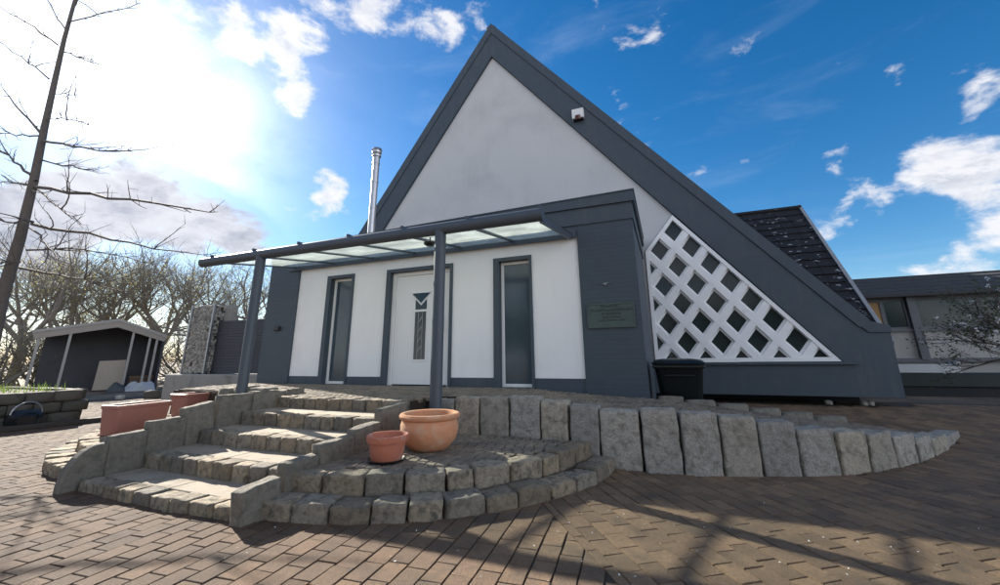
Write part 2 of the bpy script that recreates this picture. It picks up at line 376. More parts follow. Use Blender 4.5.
# ================================================================ THE GROUND
GZ = -.68
def sstep(a, b, x):
    t_ = max(0, min(1, (x-a)/(b-a))); return t_*t_*(3-2*t_)
def gh(x, y):                                    # the yard climbs gently towards the house on its right side
    return GZ + .26*sstep(.6, 3.6, y)*sstep(2.6, 5.2, x)
xs = [-400,-150,-60,-30,-18]+[-14+i*.5 for i in range(61)]+[20,30,60,150,400]
ys = [-60,-30,-14]+[-10+i*.5 for i in range(47)]+[16,22,40,100,300,700]
mb = MB()
for y in ys:
    for x in xs: mb.v.append((x, y, gh(x, y)-.016))
nx = len(xs)
for j in range(len(ys)-1):
    for i in range(nx-1): mb.f.append((j*nx+i, j*nx+i+1, (j+1)*nx+i+1, (j+1)*nx+i))
M['ground'] = mat('sandy_ground', (.12, .092, .068), .95, .35, 14, .6, 40, isl=-1, dirt=(.20,.155,.115), ds=1.2, dlo=.45, dhi=.6)
ground = mb.build('ground', 'ground', smooth=False); tag(ground, 'brown paved yard sloping gently around the church', None, kind='structure')
mb = MB(); x_n, y_n = 96, 48
for j in range(y_n+1):
    for i in range(x_n+1):
        x, y = -13+24*i/x_n, -8+12*j/y_n; mb.v.append((x, y, gh(x, y)-.0095))
for j in range(y_n):
    for i in range(x_n): mb.f.append((j*(x_n+1)+i, j*(x_n+1)+i+1, (j+1)*(x_n+1)+i+1, (j+1)*(x_n+1)+i))
o = mb.build('joint_bed', 'joint', fix=False); o.parent = ground
# footprints which the pavers stop at
STX0, STX1 = -.92, 1.22
RC = Vector((1.12, -1.42)); RLOW, RUP = 2.56, 2.30
LC = Vector((-1.4, -1.3)); LLOW, LUP = 2.66, 2.42
PAL = [(3.52,-1.58),(3.95,-1.59),(4.33,-1.57),(4.70,-1.50),(5.05,-1.39),(5.40,-1.26),(5.76,-1.08),(6.09,-.83),(6.41,-.53),(6.72,-.19),(7.03,.20),(7.40,.74),(7.86,1.48)]
RAMP_BACK = [(4.1,.12),(4.45,.16),(4.85,.24),(5.25,.36),(5.65,.52),(6.05,.72),(6.5,1.0),(7.0,1.35),(7.86,1.6)]
def inside(poly, x, y):
    c_ = False; n_ = len(poly)
    for i in range(n_):
        x1, y1 = poly[i]; x2, y2 = poly[(i+1) % n_]
        if (y1 > y) != (y2 > y) and x < (x2-x1)*(y-y1)/(y2-y1)+x1: c_ = not c_
    return c_
RAMP_POLY = [(1.3,-1.5)] + PAL + RAMP_BACK[::-1] + [(4.1, .0), (1.3, 0.0)]
def covered(x, y):
    if STX0-.1 < x < STX1+.1 and -4.02 < y < 0: return True
    if x > 1.1 and (Vector((x,y))-RC).length < RLOW-.08 and y < -1.3: return True
    if x < -.8 and (Vector((x,y))-LC).length < LLOW-.08: return True
    if inside(RAMP_POLY, x, y): return True
    if -4.1 < x < 4.1 and -1.6 < y < 3: return True
    if y > 3.15 and -7 < x < 8.3: return True
    if x < -6.95 and y < -1.5: return True
    return False
PW, PL, JT = .138, .208, .006
def clip(poly, a, n_):                           # keep the side where (p-a).n >= 0
    out = []
    for i in range(len(poly)):
        p_, q_ = poly[i], poly[(i+1) % len(poly)]; dp = (p_-a).dot(n_); dq = (q_-a).dot(n_)
        if dp >= 0: out.append(p_)
        if (dp >= 0) != (dq >= 0): out.append(p_ + (q_-p_)*(dp/(dp-dq)))
    return out
SEAM_A = Vector((3.30, -3.02)); SEAM_D = Vector((.57, -.82)).normalized(); SEAM_N = Vector((-SEAM_D.y, SEAM_D.x))   # normal points to the right field
pieces = []
for ang, sgn in ((95.0, -1), (-55.2, 1)):
    dl = Vector((math.cos(rad(ang)), math.sin(rad(ang)))); dw = Vector((-dl.y, dl.x)); N_ = SEAM_N*sgn
    rr = random.Random(11+sgn)
    for iw in range(-105, 105):
        off = rr.uniform(.3, .7)*PL if iw % 2 else rr.uniform(-.2, .2)*PL
        for il in range(-70, 70):
            c_ = SEAM_A + dl*(il*PL+off) + dw*(iw*PW)
            if not (-12.5 < c_.x < 10.5 and -7.6 < c_.y < 3.6): continue
            if covered(c_.x, c_.y): continue
            hl, hw = PL/2-JT/2-rr.uniform(0,.0015), PW/2-JT*.65-rr.uniform(0,.002)
            tw = rr.uniform(-.012, .012); d1 = dl*math.cos(tw)+dw*math.sin(tw); d2 = dw*math.cos(tw)-dl*math.sin(tw)
            poly = [c_-d1*hl-d2*hw, c_+d1*hl-d2*hw, c_+d1*hl+d2*hw, c_-d1*hl+d2*hw]
            poly = [q_+Vector((rr.uniform(-.0025,.0025), rr.uniform(-.0025,.0025))) for q_ in poly]
            poly = clip(poly, SEAM_A+N_*.004, N_)
            if len(poly) < 3: continue
            ar = abs(sum(poly[i].x*poly[(i+1)%len(poly)].y-poly[(i+1)%len(poly)].x*poly[i].y for i in range(len(poly))))/2
            if ar < .003: continue
            pieces.append((c_, poly, rr.uniform(-.002, .002), rr.uniform(-.007,.007), rr.uniform(-.007,.007)))
def paver(mb, c_, poly, dz, tx, ty, org=Vector((0,0,0))):
    n_ = len(poly); vs = []; cc = sum(poly, Vector((0,0)))/n_
    def zt(q): return gh(q.x, q.y)+dz+tx*(q.x-c_.x)+ty*(q.y-c_.y)
    for q in poly: vs.append(Vector((q.x, q.y, zt(q)-.045))-org)
    for q in poly: vs.append(Vector((q.x, q.y, zt(q)-.003))-org)
    for q in poly: 
        w = q + (cc-q).normalized()*.0032; vs.append(Vector((w.x, w.y, zt(q)))-org)
    fs = [tuple(range(2*n_, 3*n_))]
    for i in range(n_):
        j = (i+1) % n_; fs += [(i, j, j+n_, i+n_), (i+n_, j+n_, j+2*n_, i+2*n_)]
    mb.add(vs, fs)
def vis(c_):
    x, y, z = proj((c_.x, c_.y, gh(c_.x, c_.y)))
    return z > .2 and -10 < x < 1010 and y < 595
order = sorted(pieces, key=lambda q: (not vis(q[0]), (Vector((q[0].x, q[0].y, GZ))-CP).length))
for q in order[:300]:
    mb = MB(); org = Vector((q[0].x, q[0].y, gh(q[0].x, q[0].y))); paver(mb, *q, org=org)
    o = mb.build('paver', 'paver', fix=False); o.parent = ground; o.location = org
mb = MB()
for q in order[300:]: paver(mb, *q)
o = mb.build('paving', 'paver', fix=False); o.parent = ground; tag(o, kind='stuff')
# ---------------------------------------------------------------- landing setts, platform and ramp
def setts(name, parent, testf, zf, x0, x1, y0, y1, size=.105, seed=1, rot=0.0, material='sett', gap=.007):
    rr = random.Random(seed); mb = MB(); nx_ = int((x1-x0)/size)+2; ny_ = int((y1-y0)/size)+2
    cx, cy = (x0+x1)/2, (y0+y1)/2; R_ = max(nx_, ny_)
    for j in range(-R_, R_):
        o_ = rr.uniform(0, size)
        for i in range(-R_, R_):
            u_, v_ = i*size+o_, j*size
            x = cx+u_*math.cos(rot)-v_*math.sin(rot); y = cy+u_*math.sin(rot)+v_*math.cos(rot)
            if not (x0 <= x <= x1 and y0 <= y <= y1) or not testf(x, y): continue
            h = (size-gap)/2; z = zf(x, y)+rr.uniform(-.003,.003); tx, ty = rr.uniform(-.025,.025), rr.uniform(-.025,.025)
            a = rot+rr.uniform(-.08,.08); ca, sa = math.cos(a), math.sin(a); vs = []
            hx, hy = h*rr.uniform(.9,1.0), h*rr.uniform(.88,1.0)
            for (k_, dzz) in ((1.0, -.05), (1.0, -.008), (.86, 0)):
                for (sx, sy) in ((-1,-1),(1,-1),(1,1),(-1,1)):
                    px, py = sx*hx*k_, sy*hy*k_; vs.append((x+px*ca-py*sa, y+px*sa+py*ca, z+dzz+tx*px+ty*py))
            mb.add(vs, [(8,9,10,11)]+[(i_, (i_+1)%4, (i_+1)%4+4, i_+4) for i_ in range(4)]+[(i_+4, (i_+1)%4+4, (i_+1)%4+8, i_+8) for i_ in range(4)])
    o = mb.build(name, material, fix=False); o.parent = parent; return tag(o, kind='stuff')
def arc_poly(C_, r, a0, a1, n=28): return [(C_.x+r*math.cos(rad(a0+(a1-a0)*i/n)), C_.y+r*math.sin(rad(a0+(a1-a0)*i/n))) for i in range(n+1)]
Z1, Z2 = -.56, -.42
# right quarter-round landing
land = thing('curved_landing', 'quarter-round two-tier paved landing with rough granite edging beside the entrance steps', 'landing', (RC.x, RC.y, GZ))
mb = MB(); mb.prism([(RC.x+.1, RC.y)]+arc_poly(RC, RLOW-.12, -90, 0), 'z', GZ-.1, Z1-.02); sub('lower_base', land, mb, 'joint')
mb = MB(); mb.prism([(RC.x+.1, RC.y)]+arc_poly(RC, RUP-.12, -90, 0), 'z', Z1-.02, Z2-.018); sub('upper_base', land, mb, 'joint')
o = setts('paving', land, lambda x, y: (Vector((x,y))-RC).length < RUP-.19 and x > 1.34 and y < -1.66, lambda x, y: Z2, 1.2, 3.6, -3.9, -1.6, .105, 3, .1)
o.location = -Vector(land.location)
def arc_stones(parent, C_, r_out, depth, z_top, a0, a1, seed, lo=.24, hi=.36, hgt=.15, material='granite'):
    rr = random.Random(seed); a = a0; r_ = r_out-depth/2; i = 0; sg = 1 if a1 > a0 else -1
    while (a1-a)*sg > 4:
        w = rr.uniform(lo, hi); da = math.degrees(w/r_out)
        if (a1-a)*sg < da*1.45: da = (a1-a)*sg
        w = rad(da)*r_out; am = a+sg*da/2
        h = (w/2-.011, depth/2*rr.uniform(.94,1.04), hgt/2)
        me = rough_block(h, seed*10+i, 7, rr.uniform(.04,.075), .0115, 9)
        put('edge_stone', me, material, parent, (C_.x+r_*math.cos(rad(am)), C_.y+r_*math.sin(rad(am)), z_top-hgt/2+rr.uniform(-.012,.010)), rad(am+90)+rr.uniform(-.05,.05), (1,1,1), rr.uniform(-.03,.03), rr.uniform(-.03,.03))
        a += sg*da; i += 1
arc_stones(land, RC, RLOW, .24, Z1, -86.6, -5, 5, .25, .36, .20)
arc_stones(land, RC, RUP, .21, Z2, -87, -5, 6, .22, .40, .19)
# left landing
lland = thing('curved_landing', 'rounded paved landing edged with cobbles under the two brown troughs', 'landing', (LC.x, LC.y, GZ))
mb = MB(); mb.prism([(-.98, LC.y+1.2), (-.98, LC.y-2.5)]+arc_poly(LC, LLOW-.12, 278, 150), 'z', GZ-.1, Z1-.02); sub('lower_base', lland, mb, 'joint')
mb = MB(); mb.prism([(-.98, LC.y+1.2), (-.98, LC.y-2.25)]+arc_poly(LC, LUP-.1, 280, 150), 'z', Z1-.02, Z2-.018); sub('upper_base', lland, mb, 'joint')
o = setts('paving', lland, lambda x, y: (Vector((x,y))-LC).length < LUP-.18 and x < -1.06 and y < -1.1, lambda x, y: Z2, -4.2, -1.0, -4.0, 0, .105, 4, .3)
o.location = -Vector(lland.location)
arc_stones(lland, LC, LLOW, .25, Z1+.01, 276, 160, 8, .16, .26, .16)
arc_stones(lland, LC, LUP, .2, Z2, 276, 160, 9, .18, .3, .17)
# platform + ramp
def plz(x, y):
    base = -.11*sstep(1.8, 4.2, x) - .03*(1-sstep(-1.9, -.5, y))*(1-sstep(1.3, 2.2, x))
    if x > 4.0: base = -.11 - .56*((x-4.0)/3.86)**1.12 if x < 7.86 else -.67
    return base
plat = MB()
PP_ = [(-2.7,-1.56),(-1.05,-1.56),(-1.05,-2.0),(1.3,-2.0),(1.3,-1.5)]
mb = MB(); mb.box(-4.2, 1.3, -1.5, .06, GZ-.05, -.045); mb.box(-.92, 1.22, -1.9, -1.5, GZ-.05, -.05)
platform = mb.build('pavement', 'joint'); tag(platform, 'raised cobbled entrance platform and ramp before the white wall', kind='structure')
mb = MB(); ring = RAMP_POLY; n_ = 40
for i in range(n_+1):
    x = 1.3+(7.84-1.3)*i/n_
    lo_ = min(-1.5, -1.5) if x < 3.6 else None
    if x >= 3.52:
        for (a_, b_) in zip(PAL, PAL[1:]):
            if a_[0] <= x <= b_[0]: lo_ = a_[1]+(b_[1]-a_[1])*(x-a_[0])/(b_[0]-a_[0])
    if lo_ is None: lo_ = PAL[-1][1]
    hi_ = .05
    if x >= 4.1:
        hi_ = RAMP_BACK[-1][1]
        for (a_, b_) in zip(RAMP_BACK, RAMP_BACK[1:]):
            if a_[0] <= x <= b_[0]: hi_ = a_[1]+(b_[1]-a_[1])*(x-a_[0])/(b_[0]-a_[0])
    lo_ += .08; hi_ = max(hi_, lo_+.02)
    z = plz(x, 0)-.02
    mb.v += [(x, lo_, z), (x, hi_, z), (x, lo_, GZ-.1), (x, hi_, GZ-.1)]
for i in range(n_):
    a_ = i*4; b_ = a_+4
    mb.f += [(a_, b_, b_+1, a_+1), (a_, a_+2, b_+2, b_), (a_+1, b_+1, b_+3, a_+3)]
mb.f += [(0,1,3,2)]
ramp = mb.build('ramp_base', 'joint'); ramp.parent = platform
def on_plat(x, y):
    if -4.1 < x < 1.34 and -1.5 < y < -.02: return True
    if STX0 < x < STX1 and -1.88 < y <= -1.5: return True
    return x >= 1.3 and inside(RAMP_POLY, x, y-.0) and inside(RAMP_POLY, x+.05, y-.12) and y < (0-.02 if x < 4.05 else 9) 
setts('paving', platform, on_plat, lambda x, y: plz(x, y), -4.1, 7.9, -2.0, 1.7, .10, 9, .05)
# palisade retaining wall
pal = thing('retaining_wall', 'row of upright split granite blocks holding the cobbled ramp, falling away to its end', 'wall', (3.9, -1.55, GZ))
PTOP = [-.10,-.075,-.10,-.12,-.165,-.215,-.275,-.325,-.37,-.42,-.465,-.53,-.63]
rr = random.Random(31)
fx = [1.42, 1.70, 2.06, 2.45, 2.84, 3.18, 3.52]; ftop = [-.03, .0, .005, .02, -.01, -.05]
blocks = [((fx[i], -1.58), (fx[i+1], -1.58), ftop[i]) for i in range(6)] + [(PAL[i], PAL[i+1], PTOP[i]*.55+PTOP[i+1]*.45) for i in range(len(PAL)-1)]
for i, (a_, b_, zt) in enumerate(blocks):
    a_, b_ = Vector(a_), Vector(b_); L_ = (b_-a_).length; an = math.atan2((b_-a_).y, (b_-a_).x); zb = GZ-.12
    zt += rr.uniform(-.012, .015); nrm = Vector((-(b_-a_).y, (b_-a_).x)).normalized()
    c_ = (a_+b_)/2 + nrm*.06
    me = rough_block((L_/2-.012, .11, (zt-zb)/2), 100+i, 14, .028, .011, 8)
    put('granite_block', me, 'palisade', pal, (c_.x, c_.y, (zt+zb)/2), an+rr.uniform(-.04,.04), (1,1,1), rr.uniform(-.02,.02), rr.uniform(-.025,.025))
# kerb stones along the back of the ramp
kb = thing('stone_kerb', 'stepped line of flat pale stones edging the back of the ramp beside the bin', 'kerb', (4.3, .15, -.3))
for i in range(6):
    a_, b_ = Vector(RAMP_BACK[i]), Vector(RAMP_BACK[i+1]); L_ = (b_-a_).length; an = math.atan2((b_-a_).y, (b_-a_).x)
    zt = max(plz((a_.x+b_.x)/2-.1, 0)+(.045 if i < 6 else .02), gh(a_.x, a_.y)+.01) - .0; c_ = (a_+b_)/2
    me = rough_block((L_/2-.012, .09, .14), 300+i, 4, .1, .008, 8)
    put('kerb_stone', me, 'slab', kb, (c_.x, c_.y, zt-.14), an, (1,1,1), 0, rr.uniform(-.02,.02))
# ---------------------------------------------------------------- the steps
st = thing('entrance_steps', 'five shallow stone steps with cobble nosings between low upright side slabs', 'steps', (.15, -3.2, GZ))
SF = [-4.08, -3.58, -3.07, -2.58, -2.06]; SZ = [-.59, -.45, -.31, -.165, -.03]
rr = random.Random(17)
for i in range(5):
    y0, z = SF[i], SZ[i]; y1 = SF[i+1]+.1 if i < 4 else -1.9
    x = STX0; j = 0
    bow = lambda xx: -.05*math.cos((xx-.15)*1.3)*(1 if i < 2 else .6)+.02
    while x < STX1-.05:
        w = rr.uniform(.19, .27)
        if x+w > STX1-.12: w = STX1-x
        dpt = rr.uniform(.155, .18)
        me = rough_block((w/2-.007, dpt/2, .085), 500+i*20+j, 6, rr.uniform(.035,.07), .008, 10)
        put('nosing_stone', me, 'granite', st, (x+w/2, y0+.083+bow(x+w/2), z-.085+rr.uniform(-.006,.006)), rr.uniform(-.04,.04), (1,1,1), rr.uniform(-.02,.02), rr.uniform(-.02,.02))
        x += w; j += 1
    if i < 4:
        for (xa, xb) in ((STX0+.01, .14), (.146, STX1-.01)):
            mb = MB(); mb.box(xa, xb, y0+.155, y1, z-.13, z-.006, .006); sub('tread_slab', st, mb, 'tread')
def side_slab(xc, pts, th=.11, seed=1, parent=st):       # pts: outline in y,z
    mb = MB(); rr_ = random.Random(seed); n_ = len(pts); b = .016
    cy = sum(p_[0] for p_ in pts)/n_; cz = sum(p_[1] for p_ in pts)/n_
    def ins(p_): 
        v_ = Vector((p_[0]-cy, p_[1]-cz)); return (p_[0]-v_.normalized().x*b, p_[1]-v_.normalized().y*b)
    rings = [(-th/2, True), (-th/2+b, False), (th/2-b, False), (th/2, True)]
    vs = []
    for dx, I in rings:
        for p_ in pts:
            q = ins(p_) if I else p_
            vs.append((xc+dx+rr_.uniform(-.004,.004), q[0]+rr_.uniform(-.005,.005), q[1]+rr_.uniform(-.005,.005)))
    fs = [tuple(range(n_)), tuple(range(4*n_-1, 3*n_-1, -1))]
    for r_ in range(3): fs += [(r_*n_+i, r_*n_+(i+1)%n_, (r_+1)*n_+(i+1)%n_, (r_+1)*n_+i) for i in range(n_)]
    if n_ == 5:                                   # a plain upright block: hewn skin
        y0_, y1_ = pts[0][0], pts[1][0]; top_ = (pts[2][1]+pts[4][1])/2; bot_ = max(pts[0][1], -.8)
        me = rough_block((th/2, (y1_-y0_)/2-.007, (top_-bot_)/2), 2000+seed, 10, .05, .009, 8)
        o = put('side_slab', me, 'slab', parent, (xc+rr_.uniform(-.008,.008), (y0_+y1_)/2, (top_+bot_)/2), rr_.uniform(-.025,.025), (1,1,1), math.atan2(pts[2][1]-pts[4][1], y1_-y0_)*.8, rr_.uniform(-.02,.02)); return o
    mb.add(vs, fs); return sub('side_slab', parent, mb, 'slab')
for i, (ya, yb, za, zb_) in enumerate([(-4.14,-3.80,-.46,-.415),(-3.79,-3.42,-.345,-.335),(-3.44,-2.99,-.265,-.245),(-3.0,-2.6,-.205,-.17),(-2.59,-2.1,-.06,-.02)]):
    side_slab(1.285, [(ya,-.8),(yb,-.8),(yb,zb_),((ya+yb)/2,(za+zb_)/2+.006),(ya,za)], .115, 40+i)
for i, (ya, yb, za, zb_) in enumerate([(-3.90,-3.56,-.245,-.23),(-3.58,-3.19,-.15,-.14),(-3.2,-2.86,-.06,.01),(-2.87,-2.42,.055,.05),(-2.42,-2.0,.07,.06)]):
    side_slab(-.985, [(ya,-.8),(yb,-.8),(yb,zb_),((ya+yb)/2,(za+zb_)/2+.008),(ya,za)], .11, 60+i)
q_ = [(-4.20,-.8),(-3.89,-.8),(-3.89,-.30)]+[(-3.95-.25*math.sin(rad(a)), -.62+.315*math.cos(rad(a))) for a in range(0, 91, 15)]
o = side_slab(-1.0, q_, .11, 71)
# blocks along the platform's left front
mb = None
lw = thing('retaining_wall', 'short row of pale blocks left of the steps behind the canopy post', 'wall', (-1.8, -1.55, Z2))
for i, (xa, xb, zt) in enumerate([(-2.75,-2.4,.03),(-2.39,-2.02,.07),(-2.01,-1.6,.05),(-1.59,-1.2,.02),(-1.2,-1.05,.05)]):
    me = rough_block(((xb-xa)/2-.01, .12, (zt+.75)/2), 700+i, 6, .09, .012, 7)
    put('granite_block', me, 'slab', lw, ((xa+xb)/2, -1.56, (zt-.75)/2), rr.uniform(-.04,.04))
# ================================================================ THE CHURCH
ch = thing('church_building', 'white and slate grey A-frame church with a low flat-roofed entrance wing', 'church', (.2, 3.0, GZ))
OW = [-3.10, -2.283, -1.57, -.746, .746, 1.57, 2.283, 3.10]
mb = MB()
for a_, b_ in ((0,1),(2,3),(4,5),(6,7)): mb.box(OW[a_], OW[b_], .02, .25, .15, 2.20)
mb.box(-3.10, 3.10, .02, .25, 2.20, 2.44); sub('front_wall', ch, mb, 'white')
for a_, b_ in ((0,1),(2,3),(4,5),(6,7)):
    mb = MB(); mb.box(OW[a_], OW[b_], .008, .25, -.3, .148); sub('plinth', ch, mb, 'slate')
for s_ in (-1, 1):
    mb = MB(); x0, x1 = sorted((3.10*s_, 4.0*s_)); mb.box(x0, x1, -.02, .26, -.6, 2.62); sub('corner_pier', ch, mb, 'slate_brick')
    mb = MB(); x0, x1 = sorted((3.74*s_, 3.997*s_)); mb.box(x0, x1, .26, 3.0, -.6, 2.62); sub('side_wall', ch, mb, 'slate_brick')
mb = MB(); mb.box(-3.1, 3.1, -.01, .25, 2.44, 2.62); sub('lintel_beam', ch, mb, 'slate')
mb = MB(); mb.box(-4.02, 4.02, -.04, 2.99, 2.62, 2.905); sub('lower_fascia', ch, mb, 'slate')
mb = MB()
for (hx, y0, za, zb_l, zb_r, zlo) in ((4.06, -.08, 0, 2.955, 3.085, 2.905), (4.075, -.095, 0, 2.973, 3.103, None)):     # roof edge falls slightly to its left end
    lo_l, lo_r = (zlo, zlo) if zlo else (2.956, 3.086)
    mb.add([(-hx,y0,lo_l),(hx,y0,lo_r),(hx,2.99,lo_r),(-hx,2.99,lo_l),(-hx,y0,zb_l),(hx,y0,zb_r),(hx,2.99,zb_r),(-hx,2.99,zb_l)], [(3,2,1,0),(4,5,6,7),(0,1,5,4),(1,2,6,5),(2,3,7,6),(3,0,4,7)])
sub('upper_fascia', ch, mb, 'slate')
mb = MB(); mb.box(-3.7, 3.7, .9, .95, -.2, 2.6); sub('inner_wall', ch, mb, 'shed_wall')
# entrance windows and door
for (x0, x1) in ((-2.283,-1.57), (1.57,2.283)):
    mb = MB(); mb.box(x0, x0+.105, -.012, .20, -.02, 2.20); mb.box(x1-.045, x1, -.012, .20, -.02, 2.20); mb.box(x0+.105, x1-.045, -.012, .20, 2.135, 2.20); mb.box(x0+.105, x1-.045, -.02, .20, -.3, .0)
    w = sub('window', ch, mb, 'slate')
    a_, b_ = x0+.105, x1-.045
    mb = MB(); f_ = .052
    mb.box(a_, a_+f_, .10, .17, .0, 2.135, .006); mb.box(b_-f_*.6, b_, .10, .17, .0, 2.135, .006); mb.box(a_+f_, b_-f_*.6, .102, .17, .0, f_, .006); mb.box(a_+f_, b_-f_*.6, .102, .17, 2.135-f_, 2.135, .006)
    sub('window_frame', w, mb, 'pvc')
    mb = MB(); mb.box(a_+f_, b_-f_*.6, .13, .145, f_, 2.135-f_); sub('pane', w, mb, 'glass_frost')
mb = MB(); mb.box(-.572, .607, .105, .155, .012, 2.057, .008); dr = sub('door', ch, mb, 'pvc')
mb = MB(); mb.box(-.746, -.655, -.012, .2, -.02, 2.20); mb.box(.69, .746, -.012, .2, -.02, 2.20); mb.box(-.655, .69, -.012, .2, 2.135, 2.20); mb.box(-.655, .69, -.03, .2, -.3, -.005)
sub('surround', dr, mb, 'slate')
mb = MB(); mb.box(-.655, -.575, .085, .16, -.005, 2.135, .006); mb.box(.61, .69, .085, .16, -.005, 2.135, .006); mb.box(-.575, .61, .085, .16, 2.06, 2.135, .006); sub('door_frame', dr, mb, 'pvc')
def door_rim(name, poly, w):
    mb = MB(); n_ = len(poly); cx = sum(q[0] for q in poly)/n_; cz = sum(q[1] for q in poly)/n_
    out = [(q[0]+(q[0]-cx)/abs(q[0]-cx+1e-9)*w if abs(q[0]-cx) > .02 else q[0], q[1]+(1 if q[1] > cz else -1)*w*1.3) for q in poly]
    vs = [(q[0], .094, q[1]) for q in poly]+[(q[0], .094, q[1]) for q in out]+[(q[0], .106, q[1]) for q in poly]+[(q[0], .106, q[1]) for q in out]
    fs = []
    for i in range(n_):
        j = (i+1) % n_; fs += [(i, j, n_+j, n_+i), (n_+i, n_+j, 3*n_+j, 3*n_+i), (i, 2*n_+i, 2*n_+j, j)]
    mb.add(vs, fs); sub(name, dr, mb, 'pvc')
for poly in ([(-.21,1.70),(.21,1.70),(.0,1.50)], [(-.125,1.575),(-.0,1.455),(.125,1.575),(.125,1.385),(-.125,1.385)], [(-.125,1.34),(.125,1.34),(.125,.46),(-.125,.46)]):
    mb = MB(); mb.prism([(q[0]+.02, q[1]) for q in poly], 'y', .099, .104); sub('door_glass', dr, mb, 'glass')
for q in ([(-.21,1.70),(.21,1.70),(.0,1.50)], [(-.125,1.34),(.125,1.34),(.125,.46),(-.125,.46)]): door_rim('glazing_trim', [(x_+.02, z_) for x_, z_ in q], .022)
mb = MB()
for s_ in (-.045, .045): mb.box(.02+s_-.006, .02+s_+.006, .094, .0985, .47, 1.33)
for z_ in (.62, .80, .98, 1.16): mb.prism([(-.035+.02, z_-.02), (.035+.02, z_+.07), (.035+.02, z_+.095), (-.035+.02, z_+.005)], 'y', .094, .0985)
sub('glass_ornament', dr, mb, 'verge')
mb = MB(); mb.tube((.50,.06,.93),(.50,.06,1.23),.012,n=10); mb.tube((.50,.06,.96),(.50,.11,.96),.009,n=8); mb.tube((.50,.06,1.20),(.50,.11,1.20),.009,n=8); sub('pull_handle', dr, mb, 'anth')
# the gable
GA = (.27, 10.52)
outer = [GA, (7.85, 1.0), (8.07, .94), (8.05, -.27), (-7.3, -.27), (-7.25, .94), (-6.6, .94)]
inner = [(.28, 9.36), (7.30, .335), (-6.20, .335)]
mb = MB()
def quadp(a_, b_, c_, d_, y0=3.0, y1=3.42): mb.prism([a_, b_, c_, d_], 'y', y0, y1)
quadp(GA, (7.85,1.0), inner[1], inner[0]); sub('gable_band', ch, mb, 'slate')
mb = MB(); quadp(GA, inner[0], inner[2], (-6.6,.94)); sub('gable_band', ch, mb, 'slate')
mb = MB(); mb.prism([(7.85,1.0),(8.07,.94),(8.05,-.27),(-7.3,-.27),(-7.25,.94),(-6.6,.94),(-6.20,.335),(7.30,.335)], 'y', 3.0, 3.42); sub('gable_base_band', ch, mb, 'slate')
def strip(a_, b_, w, y0, y1):                 # flashing along an edge, w to the inside
    a_, b_ = Vector(a_), Vector(b_); t_ = (b_-a_).normalized(); n_ = Vector((t_.y, -t_.x))
    if n_.y > 0: n_ = -n_
    m_ = MB(); m_.prism([tuple(a_-n_*.012), tuple(b_-n_*.012), tuple(b_+n_*w), tuple(a_+n_*w)], 'y', y0, y1); return m_
sub('verge_flashing', ch, strip((.27,10.535), (7.80,1.07), .20, 2.972, 3.46), 'slate')
sub('verge_flashing', ch, strip((-6.6,.96), (.262,10.52), .20, 2.975, 3.46), 'slate')
mb = MB(); mb.prism([(7.80,1.06),(8.08,.965),(8.075,.85),(7.745,.86),(7.62,1.02)], 'y', 2.970, 3.46); sub('verge_flashing', ch, mb, 'slate')
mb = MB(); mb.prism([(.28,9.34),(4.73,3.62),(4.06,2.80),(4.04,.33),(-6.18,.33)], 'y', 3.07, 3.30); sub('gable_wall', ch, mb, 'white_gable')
mb = MB(); mb.box(-6.9, 7.7, 3.9, 4.1, -.75, -.2); sub('base_wall', ch, mb, 'navy')
mb = MB(); mb.box(-7.2, 8.0, 3.42, 18, -.29, -.1); sub('floor_slab', ch, mb, 'roof')
# main roof behind the gable
mb = MB(); mb.prism([(.27,10.35),(7.55,1.0),(7.3,.85),(.27,9.9)], 'y', 3.42, 18); sub('main_roof', ch, mb, 'tile')
mb = MB(); mb.prism([(.27,10.35),(.27,9.9),(-6.2,.85),(-6.5,1.0)], 'y', 3.42, 18); sub('main_roof', ch, mb, 'tile')
mb = MB(); mb.box(7.2, 7.3, 3.42, 18, -.1, .9); mb.box(-6.3, -6.2, 3.42, 18, -.1, .9); sub('eaves_wall', ch, mb, 'slate')
# cross wing with its tiled front slope
RX1 = 8.60; RB = Vector((0, 4.55, .75)); RT = Vector((0, 8.0, 4.89)); sd_ = (RT-RB); nrow = 17
mb = MB(); mb.prism([(4.55,.70),(8.0,4.84),(11.45,.70)], 'x', 2.0, RX1-.06); cw = sub('cross_wing', ch, mb, 'tile')
nrm_ = Vector((0, -sd_.z, sd_.y)).normalized(); rr = random.Random(5)
for i in range(nrow):
    a_ = RB+sd_*(i/nrow)-sd_.normalized()*.05; b_ = RB+sd_*((i+1)/nrow)
    mb = MB(); x = 4.0
    while x < RX1-.02:
        w = min(.30, RX1-x); up = rr.uniform(-.004,.006); xa, xb = x+.004, x+w-.004
        A, B = a_+nrm_*(.045+up), b_+nrm_*(.012+up)
        mb.add([(xa,A.y,A.z),(xb,A.y,A.z),(xb,B.y,B.z),(xa,B.y,B.z),(xa,a_.y,a_.z),(xb,a_.y,a_.z),(xb,b_.y,b_.z),(xa,b_.y,b_.z)], [(0,1,2,3),(7,6,5,4),(0,4,5,1),(1,5,6,2),(2,6,7,3),(3,7,4,0)])
        x += w
    o = sub('tile_course', cw, mb, 'tile', kind='stuff')
mb = MB(); v_ = [RB-sd_.normalized()*.1, RT+sd_.normalized()*.06]
mb.prism([(v_[0].y-.04, v_[0].z+.05),(v_[1].y, v_[1].z+.09),(v_[1].y+.02, v_[1].z-.16),(v_[0].y+.10, v_[0].z-.14)], 'x', RX1-.01, RX1+.07); sub('verge_board', cw, mb, 'verge')
mb = MB(); mb.tube((4.0, 8.0, 4.93), (RX1+.05, 8.0, 4.93), .07, n=10); sub('ridge_cap', cw, mb, 'tile', True)
